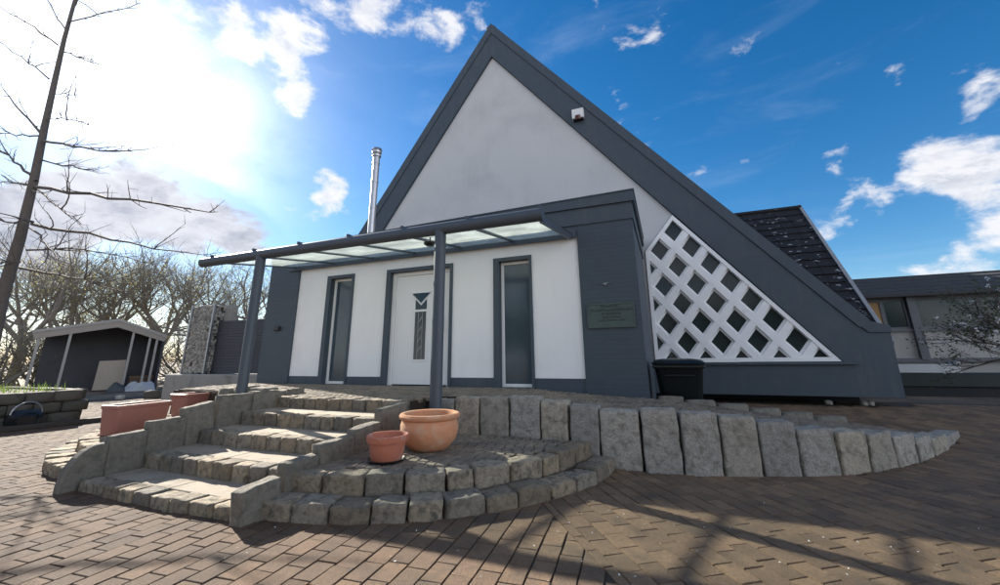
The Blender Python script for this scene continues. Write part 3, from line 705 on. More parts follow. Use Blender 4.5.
# flue
b0 = un(369.5, 232, 'y', 1.5); t0 = un(378, 157, 'y', 1.5); fxx = (b0.x+t0.x)/2
mb = MB(); z_ = 3.0
mb.tube((fxx,1.5,3.0),(fxx,1.5,t0.z),.088,n=20); fl = sub('flue_pipe', ch, mb, 'steel', True)
for zz in (3.55, 4.3, 5.05, 5.6): mb = MB(); mb.tube((fxx,1.5,zz),(fxx,1.5,zz+.035),.097,n=20); sub('clamp_band', fl, mb, 'steel', True)
mb = MB(); zt = t0.z
mb.lathe([(.06,0),(.115,.01),(.12,.05),(.09,.07),(.085,.10),(.125,.12),(.13,.155),(.1,.17),(.1,.20),(.135,.215),(.12,.25),(.0,.27)], (fxx,1.5,zt), 20); sub('cowl', fl, mb, 'steel', True)
# ---------------------------------------------------------------- the lattice window
LP = [Vector((4.73,3.585)), Vector((4.075,2.79)), Vector((4.045,.35)), Vector((7.27,.35))]
LPc = [LP[0], LP[3], LP[2], LP[1]]               # clockwise order
def inset(poly, d_):
    A = sum(poly[i].x*poly[(i+1)%len(poly)].y-poly[(i+1)%len(poly)].x*poly[i].y for i in range(len(poly)))
    sg = 1 if A > 0 else -1; out = []; n_ = len(poly)
    for i in range(n_):
        p0, p1, p2 = poly[i-1], poly[i], poly[(i+1) % n_]
        e1 = (p1-p0).normalized(); e2 = (p2-p1).normalized()
        n1 = Vector((-e1.y, e1.x))*sg; n2 = Vector((-e2.y, e2.x))*sg
        k_ = (n1+n2); k_ = k_/(1+n1.dot(n2)); out.append(p1+k_*d_)
    return out
CX, CZ, DX, DZ = 4.71, 3.215, .325, .411
def clip_poly(poly, cv):                         # clip convex poly to convex cv
    A = sum(cv[i].x*cv[(i+1)%len(cv)].y-cv[(i+1)%len(cv)].x*cv[i].y for i in range(len(cv))); sg = 1 if A > 0 else -1
    for i in range(len(cv)):
        a_, b_ = cv[i], cv[(i+1) % len(cv)]; e = b_-a_; poly = clip(poly, a_, Vector((-e.y, e.x))*sg)
        if len(poly) < 3: return []
    return poly
FR = .075
inn = inset(LPc, FR)
# outer frame
mb = MB()
for i in range(4):
    a_, b_ = LPc[i], LPc[(i+1)%4]; ia, ib = inn[i], inn[(i+1)%4]
    mb.prism([tuple(a_), tuple(b_), tuple(ib), tuple(ia)], 'y', 3.012, 3.25)
lt = sub('lattice_window', ch, mb, 'lattice')
dA = Vector((DX, -DZ)).normalized(); dB = Vector((DX, DZ)).normalized()
def bar(axis_d, pt, wid, y0, y1):
    n_ = Vector((-axis_d.y, axis_d.x)); return clip_poly([pt-axis_d*9-n_*wid, pt+axis_d*9-n_*wid, pt+axis_d*9+n_*wid, pt-axis_d*9+n_*wid], inn)
BW = .067
for fam, (dd_, step, yo) in enumerate(((dA, Vector((-DX, -DZ)), 0.0), (dB, Vector((DX, -DZ)), .003))):
    for k_ in range(-1, 9):
        pt = Vector((CX, CZ)) + step*(k_ + (.5 if True else 0))
        pl_ = bar(dd_, pt, BW, 0, 0)
        if len(pl_) < 3: continue
        mb = MB(); mb.prism([tuple(q) for q in pl_], 'y', 3.022+yo, 3.20+yo)
        p2 = bar(dd_, pt, BW+.040, 0, 0); mb.prism([tuple(q) for q in p2], 'y', 3.085+yo, 3.21+yo)
        sub('lattice_bar', lt, mb, 'lattice')
for i in range(-1, 9):
    for j in range(-3, 9):
        c_ = Vector((CX+DX*(i-j), CZ-DZ*(i+j)))
        cell = [c_+Vector((0,DZ)), c_+Vector((-DX,0)), c_+Vector((0,-DZ)), c_+Vector((DX,0))]
        cell = clip_poly([q for q in cell], inn)
        if len(cell) < 3: continue
        ar = abs(sum(cell[a].x*cell[(a+1)%len(cell)].y-cell[(a+1)%len(cell)].x*cell[a].y for a in range(len(cell))))/2
        if ar < .02: continue
        mb = MB(); mb.prism([tuple(q) for q in cell], 'y', 3.145, 3.16); sub('pane', lt, mb, 'glass_lat')
        q3 = clip_poly([c_+Vector((-DX*.5, DZ*.03)), c_+Vector((DX*.5, DZ*.03)), c_+Vector((DX*.5, -DZ*.03)), c_+Vector((-DX*.5, -DZ*.03))], inn)
        if len(q3) >= 3 and (i+j) % 2 == 0:
            pass
mb = MB(); mb.box(4.02, 7.5, 2.93, 3.05, .295, .345); sub('sill', lt, mb, 'slate')
# ================================================================ THE CANOPY
ca = thing('glass_canopy', 'grey steel entrance canopy with frosted glass panels on two round posts', 'canopy', (0, -1.84, -.4))
BY, BZ = -1.84, 2.22
mb = MB(); mb.tube((-3.47,BY,BZ),(3.03,BY,BZ),.085,n=28); sub('front_beam', ca, mb, 'anth', True)
for px in (-1.95, 1.555):
    zb = Z2-.02
    mb = MB(); mb.tube((px,BY,zb),(px,BY,BZ-.03),.078,n=28); sub('post', ca, mb, 'anth', True)
    mb = MB(); mb.tube((px,BY,zb),(px,BY,zb+.012),.13,n=28); sub('base_plate', ca, mb, 'anth', True)
RXs = [-3.35, -2.12, -1.08, -.06, .93, 1.97, 3.0]; RXs[0] = -3.2
yA, zA, yB, zB = -1.84, 2.195, -.06, 2.455
def slope_box(x0, x1, y0, y1, zl, zh):
    f = lambda y: zA+(zB-zA)*(y-yA)/(yB-yA)
    m_ = MB(); m_.add([(x0,y0,f(y0)+zl),(x1,y0,f(y0)+zl),(x1,y1,f(y1)+zl),(x0,y1,f(y1)+zl),(x0,y0,f(y0)+zh),(x1,y0,f(y0)+zh),(x1,y1,f(y1)+zh),(x0,y1,f(y1)+zh)],
                     [(3,2,1,0),(4,5,6,7),(0,1,5,4),(1,2,6,5),(2,3,7,6),(3,0,4,7)]); return m_
for i, x in enumerate(RXs):
    hw = .018
    m_ = slope_box(x-hw, x+hw, yA, yB, -.085 if i == 6 else -.008, .018); sub('rafter', ca, m_, 'anth')
    m_ = slope_box(x-hw*.8, x+hw*.8, yA-.07, yB, .030, .037); m_.box(x-hw, x+hw, yA-.05, yA+.06, BZ+.06, BZ+.115); sub('clamp_strip', ca, m_, 'anth')
for i in range(6):
    m_ = slope_box(RXs[i]+.004, RXs[i+1]-.004, yA, yB-.01, .0195, .0285); sub('glass_panel', ca, m_, 'canopy_glass')
mb = MB(); mb.box(-3.4, 3.09, -.062, -.022, 2.395, 2.53); sub('wall_rail', ca, mb, 'anth')
# round lamp under the canopy
lm = un(430, 244, 'y', -1.35)
la = thing('canopy_lamp', 'small round black lamp hanging under the glass canopy beside the post', 'lamp', (lm.x, lm.y, lm.z-.05))
mb = MB(); mb.lathe([(.0,-.035),(.06,-.03),(.095,-.005),(.10,.02),(.06,.04),(.0,.045)], lm, 24); sub('housing', la, mb, 'black', True)
mb = MB(); mb.tube(lm, (lm.x, lm.y, 2.36), .012, n=8); sub('stem', la, mb, 'black', True)
# bronze plaque
pq = thing('bronze_plaque', 'verdigris bronze plaque with five raised lines of lettering on the grey brick pier', 'plaque', (3.54, -.04, .9))
mb = MB(); mb.box(3.19, 3.91, -.045, -.0202, .905, 1.285, .008); sub('plate', pq, mb, 'plaque')
mb = MB(); mb.box(3.19,3.91,-.053,-.0455,1.262,1.285); mb.box(3.19,3.91,-.053,-.0455,.905,.925); mb.box(3.19,3.212,-.053,-.0455,.925,1.262); mb.box(3.888,3.91,-.053,-.0455,.925,1.262); sub('rim', pq, mb, 'plaque')
rr = random.Random(3); mb = MB()
for (zc, hh, xa, xb) in ((1.232,.030,3.41,3.64),(1.178,.036,3.25,3.85),(1.122,.034,3.42,3.68),(1.066,.024,3.42,3.70),(1.018,.022,3.37,3.75)):
    x = xa
    while x < xb:
        w = rr.uniform(.5,.9)*hh
        t_ = rr.choice((0,1,2))
        mb.box(x, x+.006, -.0505, -.0458, zc-hh/2, zc+hh/2)
        if t_ != 0: mb.box(x+.006, x+w, -.0505, -.0458, zc+hh/2-.006, zc+hh/2)
        if t_ != 1: mb.box(x+.006, x+w, -.0505, -.0458, zc-hh/2, zc-hh/2+.006)
        mb.box(x+w, x+w+.006, -.0505, -.0458, zc-hh/2, zc+hh/2*(1 if t_ == 2 else .4))
        x += w+.016
        if rr.random() < .12: x += .02
sub('lettering', pq, mb, 'plaque_txt')
for (x_, z_) in ((3.46, 1.60), (3.29, .70)):
    pass
# small fittings on the piers
fx_ = un(622, 283, 'y', -.02)
t_ = thing('wall_fitting', 'tiny metal hook fitting on the grey pier above the bronze plaque', 'fitting', (3.46, -.04, 1.58))
b_ = un(605.5, 284, 'y', -.03)
t_.location = b_; mb = MB(); mb.tube((b_.x,-.02,b_.z),(b_.x,-.06,b_.z),.022,n=10); sub('rosette', t_, mb, 'wire', True)
mb = MB(); mb.tube((b_.x-.05,-.055,b_.z),(b_.x+.05,-.055,b_.z+.005),.008,n=6); sub('crossbar', t_, mb, 'wire', True)
b_ = un(277.5, 328.5, 'y', -.03)
t_ = thing('outdoor_socket', 'small black box on the grey pier behind the left post', 'box', b_)
mb = MB(); mb.box(b_.x-.08, b_.x+.08, -.075, -.0202, b_.z-.05, b_.z+.05, .012); sub('casing', t_, mb, 'black')
mb = MB(); mb.box(b_.x-.065, b_.x+.065, -.082, -.0755, b_.z-.035, b_.z+.03, .003); sub('flap', t_, mb, 'black')
# alarm box on the gable band
b_ = un(578, 114.5, 'y', 2.93)
t_ = thing('alarm_box', 'small white alarm box with dark red lens high on the gable band', 'alarm', (b_.x, 2.95, b_.z-.15))
mb = MB(); mb.prism([(b_.x-.15,b_.z-.13),(b_.x+.15,b_.z-.13),(b_.x+.15,b_.z+.14),(b_.x-.15,b_.z+.14)], 'y', 2.87, 2.999); sub('casing', t_, mb, 'pvc')
mb = MB(); mb.tube((b_.x, 2.90, b_.z-.14), (b_.x, 2.84, b_.z-.06), .085, .06, n=16); sub('red_lens', t_, mb, 'red', True)
mb = MB(); mb.box(b_.x-.13, b_.x+.13, 2.88, 2.99, b_.z-.165, b_.z-.131); sub('base', t_, mb, 'black')
# ================================================================ POTS AND BIN
rb = (1.93, -2.58, Z2)
t_ = thing('plant_bowl', 'large round terracotta bowl with a thick rolled rim on the landing', 'pot', rb)
KB, KP = (.86, .90), (.80, .82)
def sc(pr, k_): return [(a*k_[0], b*k_[1]) for a, b in pr]
mb = MB(); mb.lathe(sc([(.0,.0),(.19,.0),(.24,.03),(.315,.11),(.345,.20),(.345,.27),(.325,.325)], KB), rb, 48); sub('body', t_, mb, 'terra', True)
mb = MB(); mb.lathe(sc([(.325,.322),(.345,.328),(.362,.345),(.365,.365),(.352,.385),(.330,.392),(.305,.385),(.295,.365),(.29,.33),(.28,.28)], KB), rb, 48); sub('rim', t_, mb, 'terra', True)
mb = MB(); mb.lathe(sc([(.30,.29),(.2,.30),(.0,.305)], KB), rb, 24); sub('soil', t_, mb, 'soil', True)
pb = (1.83, -3.14, Z2)
t_ = thing('flower_pot', 'small weathered red clay flower pot standing in a black saucer', 'pot', pb)
mb = MB(); mb.lathe(sc([(.0,.018),(.165,.018),(.175,.03),(.208,.20),(.208,.205)], KP), pb, 40); sub('body', t_, mb, 'terra_old', True)
mb = MB(); mb.lathe(sc([(.205,.198),(.228,.203),(.236,.22),(.238,.268),(.230,.276),(.214,.275),(.208,.262),(.198,.20),(.19,.16)], KP), pb, 40); sub('rim', t_, mb, 'terra_old', True)
mb = MB(); mb.lathe(sc([(.0,.17),(.197,.165)], KP), pb, 24); sub('soil', t_, mb, 'soil', True)
mb = MB(); mb.lathe(sc([(.0,.0),(.195,.0),(.215,.028),(.205,.03),(.19,.012),(.0,.012)], KP), pb, 40); sub('saucer', t_, mb, 'black', True)
def trough(c, L_, W_, H_, rz, label):
    t_ = thing('planter_trough', label, 'planter', c)
    R_ = Matrix.Rotation(rz, 3, 'Z'); c = Vector(c)
    def ring(hx, hy, z, r=.05, n=5):
        out = []
        for (sx, sy, a0) in ((1,1,0),(-1,1,90),(-1,-1,180),(1,-1,270)):
            for i in range(n+1):
                a = rad(a0+90*i/n); out.append(c + R_ @ Vector((sx*(hx-r)+r*math.cos(a), sy*(hy-r)+r*math.sin(a), z)))
        return out
    def loft(rings, cap0=True):
        m_ = MB(); n_ = len(rings[0])
        for r_ in rings: m_.v += [tuple(q) for q in r_]
        for j in range(len(rings)-1): m_.f += [(j*n_+i, j*n_+(i+1)%n_, (j+1)*n_+(i+1)%n_, (j+1)*n_+i) for i in range(n_)]
        if cap0: m_.f.append(tuple(range(n_-1,-1,-1)))
        return m_
    a_, b_ = W_/2, L_/2
    m_ = loft([ring(a_*.78, b_*.90, 0), ring(a_*.80, b_*.91, .012), ring(a_*.94, b_*.975, H_-.045)]); sub('body', t_, m_, 'trough', True)
    m_ = loft([ring(a_*.94, b_*.975, H_-.046), ring(a_, b_, H_-.04), ring(a_*1.01, b_*1.005, H_-.005), ring(a_*.98, b_*.99, H_), ring(a_*.84, b_*.94, H_), ring(a_*.82, b_*.93, H_-.012), ring(a_*.8, b_*.92, H_-.10)], False); sub('rim', t_, m_, 'trough', True)
    m_ = loft([ring(a_*.84, b_*.93, H_-.075)], True); sub('soil', t_, m_, 'soil')
    return t_
trough((-2.34, -2.99, Z2), .68, .34, .36, rad(8), 'brown plastic trough planter close to the cobbled edge beside the lower steps')
trough((-3.40, -1.42, Z2), 1.0, .40, .36, rad(4), 'brown plastic trough planter farther back in front of the concrete pedestal')
bn = (4.43, .60, -.40)
t_ = thing('wheelie_bin', 'dark green wheelie bin tucked against the side of the entrance wing', 'bin', bn)
x, y, z = bn
def rring(hx, hy, zz, r=.09, n=6, dy=0.0):
    out = []
    for (sx, sy, a0) in ((1,1,0),(-1,1,90),(-1,-1,180),(1,-1,270)):
        for i in range(n+1): a = rad(a0+90*i/n); out.append((x+sx*(hx-r)+r*math.cos(a), y+dy+sy*(hy-r)+r*math.sin(a), z+zz))
    return out
def rloft(rings):
    m_ = MB(); n_ = len(rings[0])
    for r_ in rings: m_.v += r_
    for j in range(len(rings)-1): m_.f += [(j*n_+i, j*n_+(i+1)%n_, (j+1)*n_+(i+1)%n_, (j+1)*n_+i) for i in range(n_)]
    m_.f += [tuple(range(n_-1,-1,-1)), tuple(range((len(rings)-1)*n_, len(rings)*n_))]; return m_
sub('body', t_, rloft([rring(.26,.27,.04), rring(.33,.35,.68), rring(.34,.36,.70)]), 'binm', True)
mb = MB(); mb.hull_box(Vector((x,y-.01,z+.725)), (.36,.385,.025), .012); sub('rim', t_, mb, 'binm')
sub('lid', t_, rloft([rring(.365,.395,.752,.1), rring(.37,.40,.775,.1), rring(.33,.35,.815,.12), rring(.22,.22,.835,.12)]), 'binm', True)
for s_ in (-1,1):
    mb = MB(); mb.tube((x+s_*.25,y+.27,z+.10),(x+s_*.31,y+.27,z+.10),.10,n=20); sub('wheel', t_, mb, 'black', True)
mb = MB(); mb.tube((x-.28,y+.40,z+.74),(x+.28,y+.40,z+.74),.018,n=10); sub('handle', t_, mb, 'black', True)
mb = MB(); mb.hull_box(Vector((x,y-.345,z+.60)), (.2,.02,.012), .006); sub('grip_ledge', t_, mb, 'binm')
# ================================================================ LEFT SIDE
# raised bed of dark blocks
rbx, rby0, rby1, rtop = -6.86, -5.2, -1.52, -.05
bd = thing('raised_bed', 'raised garden bed walled with dark stone blocks at the foot of the bare tree', 'garden bed', (-8.8, -3.3, GZ))
mb = MB(); mb.box(-11.0, rbx-.12, rby0, rby1-.12, GZ-.1, rtop-.05); sub('soil', bd, mb, 'soil')
rr = random.Random(23)
for r_ in range(3):
    z = GZ+.105+r_*.205; y = rby1-.001-(.0 if r_ % 2 else .12); hh = .10
    while y > rby0:
        w = rr.uniform(.30,.46); me = rough_block((.13, w/2-.006, hh), 900+int(abs(y)*37)+r_*7, 3, .1, .012, 6)
        put('wall_block', me, 'bed_block', bd, (rbx-.10+rr.uniform(-.012,.012), y-w/2, z)); y -= w
    x = rbx-.02 if r_ % 2 else rbx-.22
    while x > -9.9:
        w = rr.uniform(.30,.46); me = rough_block((w/2-.006, .13, hh), 1300+int(abs(x)*31)+r_*5, 3, .1, .012, 6)
        t2 = (rbx-x)/3.0; put('wall_block', me, 'bed_block', bd, (x-w/2, rby1-.09+rr.uniform(-.012,.012), z)); x -= w
mb = MB(); rr = random.Random(77)
for i in range(900):
    x = rr.uniform(-10.8, rbx-.16); y = rr.uniform(rby0, rby1-.16); 
    h = rr.uniform(.03,.12)*(1.7 if (abs(x+7.3) < .35 and abs(y+1.95) < .35) else 1); a = rr.uniform(0, 6.28); w = .012
    mb.add([(x-w*math.cos(a),y-w*math.sin(a),rtop-.06),(x+w*math.cos(a),y+w*math.sin(a),rtop-.06),(x+rr.uniform(-.05,.05),y+rr.uniform(-.05,.05),rtop+h)], [(0,1,2)])
o = mb.build('weeds', 'grass', fix=False); o.parent = bd; o.location = -Vector(bd.location); tag(o, kind='stuff')
# timber on the ground, dark hose bag, small stones by the bed
t_ = thing('timber_beam', 'long dark timber beam lying on the pavers in front of the raised bed', 'timber', (-6.4, -2.2, GZ))
mb = MB(); mb.hull_box(Vector((-6.42,-2.35,GZ+.045)), (.05,1.05,.042), .008, rz=rad(-8)); o = sub('beam', t_, mb, 'timber')
hb = un(26, 412, 'x', -6.62)
hbx, hby = -6.62, hb.y
t_ = thing('hose_reel', 'dark hose reel with a pale carrying handle leaning against the raised bed', 'hose reel', (hbx, hby, GZ))
mb = MB(); mb.hull_box(Vector((hbx,hby,GZ+.16)), (.13,.24,.155), .09, jit=.012, rnd=random.Random(2)); sub('body', t_, mb, 'black', True)
mb = MB(); pr_ = None
for i in range(13):
    a = math.pi*i/12; q = Vector((hbx+.03, hby+.20*math.cos(a), GZ+.26+.20*math.sin(a)))
    if pr_ is not None: mb.tube(pr_, q, .014, n=6, caps=False)
    pr_ = q
sub('handle', t_, mb, 'wire', True)
mb = MB()
for i in range(40):
    a = 2*math.pi*i/40*2.0; q = Vector((hbx+.145+.004*(i%2), hby+.14*math.cos(a), GZ+.16+.12*math.sin(a)))
    if i: mb.tube(pr_, q, .014, n=5, caps=False)
    pr_ = q
sub('hose', t_, mb, 'darkgreen', True)
for i, (px, py, s_, lb) in enumerate(((17,423,.10,'flat pale stone lying beside the hose reel'),(66,416,.11,'pale square stone on the ground near the end of the timber beam'))):
    q = un(px, py, 'z', GZ); me = rough_block((s_, s_*1.2, .045), 1500+i, 4, .2, .012, 8)
    o = put('loose_stone', me, 'stonew', None, (q.x, q.y, GZ+.035), .4); tag(o, lb, 'stone')
# concrete pedestal with gabion column and slatted screen
PY = 1.75
gp = thing('garden_screen', 'stone-filled gabion column and dark slatted screen on a pale concrete pedestal', 'screen', (-8.3, PY, GZ))
xa = un(162, 395, 'y', PY-.35).x; xg0 = un(181, 374, 'y', PY-.2).x; xg1 = un(203, 376, 'y', PY-.2).x; xs1 = un(267, 388, 'y', PY).x
ztop = un(168, 374, 'y', PY-.35).z; zg = un(200, 306, 'y', PY-.2).z; zs = un(235, 320, 'y', PY).z
mb = MB(); mb.box(xa, xs1+.6, PY-.38, PY+.55, GZ-.05, ztop, .03); sub('pedestal', gp, mb, 'concrete')
mb = MB(); mb.hull_box(Vector(((xg0+xg1)/2, PY+.15, (ztop+zg)/2)), ((xg1-xg0)/2-.02, .30, (zg-ztop)/2-.01), .02); sub('gabion_core', gp, mb, 'soil')
rr = random.Random(41); mb = MB(); w_ = xg1-xg0
for i in range(1500):
    u_ = rr.random(); z = rr.uniform(ztop+.03, zg-.03)
    if u_ < .6: x, y = rr.uniform(xg0+.03, xg1-.03), PY-.15
    elif u_ < .8: x, y = xg0+.02, rr.uniform(PY-.14, PY+.42)
    else: x, y = xg1-.02, rr.uniform(PY-.14, PY+.42)
    s_ = rr.uniform(.025,.055); mb.hull_box(Vector((x,y,z)), (s_*rr.uniform(.7,1.3), s_, s_*rr.uniform(.6,1.1)), s_*.35, ax=Matrix.Rotation(rr.uniform(0,3), 3, Vector((rr.random(), rr.random(), rr.random()+.1)).normalized()))
sub('gabion_stones', gp, mb, 'gabion', kind='stuff')
for (x, y) in ((xg0,PY-.2),(xg1,PY-.2),(xg0,PY+.45),(xg1,PY+.45)):
    mb = MB(); mb.box(x-.03, x+.03, y-.03, y+.03, ztop, zg+.03); sub('corner_post', gp, mb, 'wire')
ns = 19
for i in range(ns):
    z0 = ztop+.02+(zs-ztop-.03)*i/ns; hgt = (zs-ztop-.03)/ns-.004
    mb = MB(); mb.box(xg1+.09, xs1+.35, PY-.02, PY+.03, z0, z0+hgt, .004); sub('slat', gp, mb, 'slatm')
mb = MB(); mb.box(xg1+.092, xs1+.348, PY+.034, PY+.05, ztop+.01, zs-.01); sub('light_stop_panel', gp, mb, 'slatm')  # added behind the slats to stop light showing through their gaps
for xp in (xg1+.04, xs1+.352): mb = MB(); mb.box(xp, xp+.048, PY-.03, PY+.06, ztop, zs+.02); sub('screen_post', gp, mb, 'slatm')
mb = MB(); mb.box(xg1+.04, xg1+.34, PY+.10, PY+.30, ztop, zg+.01); sub('pillar', gp, mb, 'concrete')
# open shed
SO = Vector((-16.63, 3.1, GZ)); SN = Vector((.9095, -.4158, 0)); SU = Vector((-SN.y, SN.x, 0))
shd = thing('open_shed', 'low dark open-fronted shed with a pale gabled roof edge and white posts', 'shed', SO)
def sp(u_, z, d_=0.0): return tuple(SO + SU*u_ - SN*d_ + Vector((0,0,z)))
def sprism(poly, d0, d1):
    n_ = len(poly); m_ = MB(); m_.add([sp(u_, z, d0) for u_, z in poly]+[sp(u_, z, d1) for u_, z in poly], [tuple(range(n_)), tuple(range(2*n_-1,n_-1,-1))]+[(i, i+n_, (i+1)%n_+n_, (i+1)%n_) for i in range(n_)]); return m_
roofl = [(-2.2,2.32),(.09,2.86),(1.72,2.24)]
sub('fascia', shd, sprism([(-2.2,2.32),(.09,2.87),(.09,2.77),(-2.2,2.22)], -.05, 0), 'shed_fascia')
sub('fascia', shd, sprism([(.09,2.87),(1.72,2.25),(1.72,2.15),(.09,2.77)], -.05, 0), 'shed_fascia')
sub('roof', shd, sprism([(-2.2,2.30),(.09,2.85),(.09,2.79),(-2.2,2.24)], 0, 5), 'shed_roof')
sub('roof', shd, sprism([(.09,2.85),(1.72,2.23),(1.72,2.17),(.09,2.79)], 0, 5), 'shed_roof')
sub('gable_board', shd, sprism([(-2.2,2.22),(.09,2.77),(.09,2.52),(-2.1,2.0)], -.02, .03), 'shed_roof')
sub('gable_board', shd, sprism([(.09,2.77),(1.72,2.15),(1.66,1.97),(.09,2.52)], -.02, .03), 'shed_roof')
sub('back_wall', shd, sprism([(-2.0,0),(1.7,0),(1.7,2.15),(.09,2.76),(-2.0,2.26)], 2.2, 2.3), 'shed_wall')
sub('side_wall', shd, sprism([(1.62,0),(1.7,0),(1.7,2.16),(1.62,2.18)], .1, 2.2), 'shed_wall')
for (u_, z1) in ((-2.0,2.24),(-1.2,2.42),(.62,2.5),(1.18,2.34),(1.42,2.22)):
    sub('post', shd, sprism([(u_-.04,0),(u_+.04,0),(u_+.04,z1),(u_-.04,z1)], .02, .1), 'shed_fascia')
t_ = thing('beige_board', 'large plain beige board leaning upright inside the open shed', 'board', SO)
sub('panel', t_, sprism([(-.25,.05),(.60,.05),(.58,1.22),(-.22,1.18)], .45, .49), 'beige'); sub('batten', t_, sprism([(-.25,.0),(.60,.0),(.60,.05),(-.25,.05)], .44, .5), 'timber')
rr = random.Random(9)
for nm, (u0, u1, h_, mt, lb) in {'a': (.15,.75,.42,'tarp_dark','dark crumpled tarpaulin heap beside the beige board'), 'b': (.62,1.65,.50,'tarp','pale grey crumpled tarpaulin heap in front of the shed')}.items():
    mb = MB(); n_ = 14
    for j in range(n_+1):
        for i in range(n_+1):
            u_ = u0+(u1-u0)*i/n_; d_ = -.75+.7*j/n_; e = max(0, math.sin(math.pi*i/n_))*max(0, math.sin(math.pi*j/n_))
            z = h_*e**.55*(.75+.5*noise.noise(Vector((u_*3.1, d_*3.3, h_*9)))) ; mb.v.append(sp(u_, max(z, -.01), d_))
    for j in range(n_):
        for i in range(n_): mb.f.append((j*(n_+1)+i, j*(n_+1)+i+1, (j+1)*(n_+1)+i+1, (j+1)*(n_+1)+i))
    o = mb.build('tarpaulin_heap', mt, smooth=False); tag(o, lb, 'tarpaulin')
t_ = thing('wood_stack', 'low stack of brown timber boards under the right end of the shed', 'timber', sp(1.25,0,.5))
for i in range(5):
    m_ = sprism([(.80+.02*(i%2),.62+.11*i-.6),(1.55-.03*(i%2),.62+.11*i-.6),(1.55-.03*(i%2),.72+.11*i-.6),(.80+.02*(i%2),.72+.11*i-.6)], .35, .75); sub('board', t_, m_, 'timber_light')
sub_q = un(185, 404, 'z', GZ)
for i, (px, py, s_, lb) in enumerate(((152,398,.16,'rough block of stone at the foot of the concrete pedestal'),(120,399,.08,'small flat stone on the yard before the tarpaulins'))):
    q = un(px, py, 'z', GZ); me = rough_block((s_*1.3, s_, s_*.8), 1600+i, 4, .15, .02, 6)
    o = put('loose_stone', me, 'stonew' if i else 'bed_block', None, (q.x, q.y, GZ+s_*.65), .3); tag(o, lb, 'stone')
# ================================================================ TREES
def branch_mesh(mb, pts, r0, r1, n):
    prev = None; m_ = len(pts)
    o = len(mb.v)
    for i, P in enumerate(pts):
        P = Vector(P); d_ = (Vector(pts[min(i+1, m_-1)])-Vector(pts[max(i-1, 0)])).normalized(); q = d_.to_track_quat('Z', 'Y'); r = r0+(r1-r0)*i/(m_-1)
        for k_ in range(n):
            a = 2*math.pi*k_/n; mb.v.append(tuple(P+q @ Vector((r*math.cos(a), r*math.sin(a), 0))))
    for i in range(m_-1):
        for k_ in range(n): mb.f.append((o+i*n+k_, o+i*n+(k_+1)%n, o+(i+1)*n+(k_+1)%n, o+(i+1)*n+k_))
def grow(mb, lv, P, d_, L_, r, rr, depth, up=.12, spread=.75, tips=None, split=3, twist=.22):
    n_ = 5 if depth > 2 else 3; pts = [P]; q = P; e = d_.normalized(); seg = 4 if depth > 1 else 2
    for i in range(seg):
        e = (e + Vector((rr.uniform(-1,1), rr.uniform(-1,1), rr.uniform(-1,1)))*twist + Vector((0,0,up))*.35).normalized(); q = q+e*(L_/seg); pts.append(q)
    branch_mesh(mb, pts, r, r*.62 if depth > 0 else r*.3, n_)
    if depth == 0:
        if tips is not None: tips.append(q); tips.append((pts[0]+q)/2)
        return
    for i in range(split+(rr.random() < .5)):
        t_ = rr.uniform(.35, 1.0); k_ = min(seg-1, int(t_*seg)); B = pts[k_]+(pts[k_+1]-pts[k_])*(t_*seg-k_)
        v_ = Vector((rr.uniform(-1,1), rr.uniform(-1,1), rr.uniform(-.35,.9))).normalized()
        nd = (e*(1-spread*.5)+v_*spread).normalized()
        grow(mb, lv, B, nd, L_*rr.uniform(.58,.8), r*.48, rr, depth-1, up, spread, tips, split, twist)
    grow(mb, lv, q, e, L_*.72, r*.62, rr, depth-1, up, spread, tips, split, twist)
def tree(name, label, loc, h, r, seed, depth, leaf=None, nleaf=0, lsize=.06, group=None, split=3, spread=.75, stems=4, barkm='bark2', cat='tree', up=.12, lspread=.25, th=.3):
    rr = random.Random(seed); t_ = thing(name, label, cat, loc, group); P = Vector(loc)-Vector((0,0,.1)); mt = MB(); mc = MB(); tips = []
    top = P+Vector((rr.uniform(-.04,.04)*h, rr.uniform(-.04,.04)*h, h*th)); pts = [P, P.lerp(top, .5)+Vector((rr.uniform(-.02,.02)*h, 0, 0)), top]
    branch_mesh(mt, pts, r, r*.75, 9); sub('trunk', t_, mt, barkm, True)
    for i in range(stems):
        a = 2*math.pi*(i+rr.random()*.6)/stems; d_ = Vector((math.cos(a)*.75, math.sin(a)*.75, rr.uniform(.6,1.2)))
        grow(mc, None, top-Vector((0,0,rr.uniform(0,.12)*h)), d_, h*.25, r*.42, rr, depth, up, spread, tips, split)
    zmax = max(v[2] for v in mc.v)-loc[2]; sc_ = h/zmax; L0 = Vector(loc)
    mc.v = [tuple(L0+(Vector(v)-L0)*sc_) for v in mc.v]; tips = [L0+(Vector(v)-L0)*sc_ for v in tips]
    o = mc.build('branches', barkm, fix=False); o.parent = t_; o.location = -L0; t_.children[0].data.transform(Matrix.Translation(L0) @ Matrix.Scale(sc_, 4) @ Matrix.Translation(-L0))
    if leaf:
        ml = MB()
        for i in range(nleaf):
            c_ = Vector(rr.choice(tips))+Vector((rr.gauss(0,lspread), rr.gauss(0,lspread), rr.gauss(0,lspread*.8)))
            a = Vector((rr.uniform(-1,1), rr.uniform(-1,1), rr.uniform(-1,1))).normalized(); b = a.orthogonal().normalized(); s_ = lsize*rr.uniform(.6,1.3)
            ml.add([c_-a*s_, c_+b*s_*.5, c_+a*s_, c_-b*s_*.5], [(0,1,2,3)])
        o = ml.build('crown', leaf, fix=False); o.parent = t_; o.location = -Vector(loc); tag(o, kind='stuff')
    return t_
def at(px, dist, z=GZ):                           # ground point straight along a picture column at a given distance
    d_ = ray(px, 358); d_.z = 0; d_.normalize(); return (CP.x+d_.x*dist, CP.y+d_.y*dist, z)
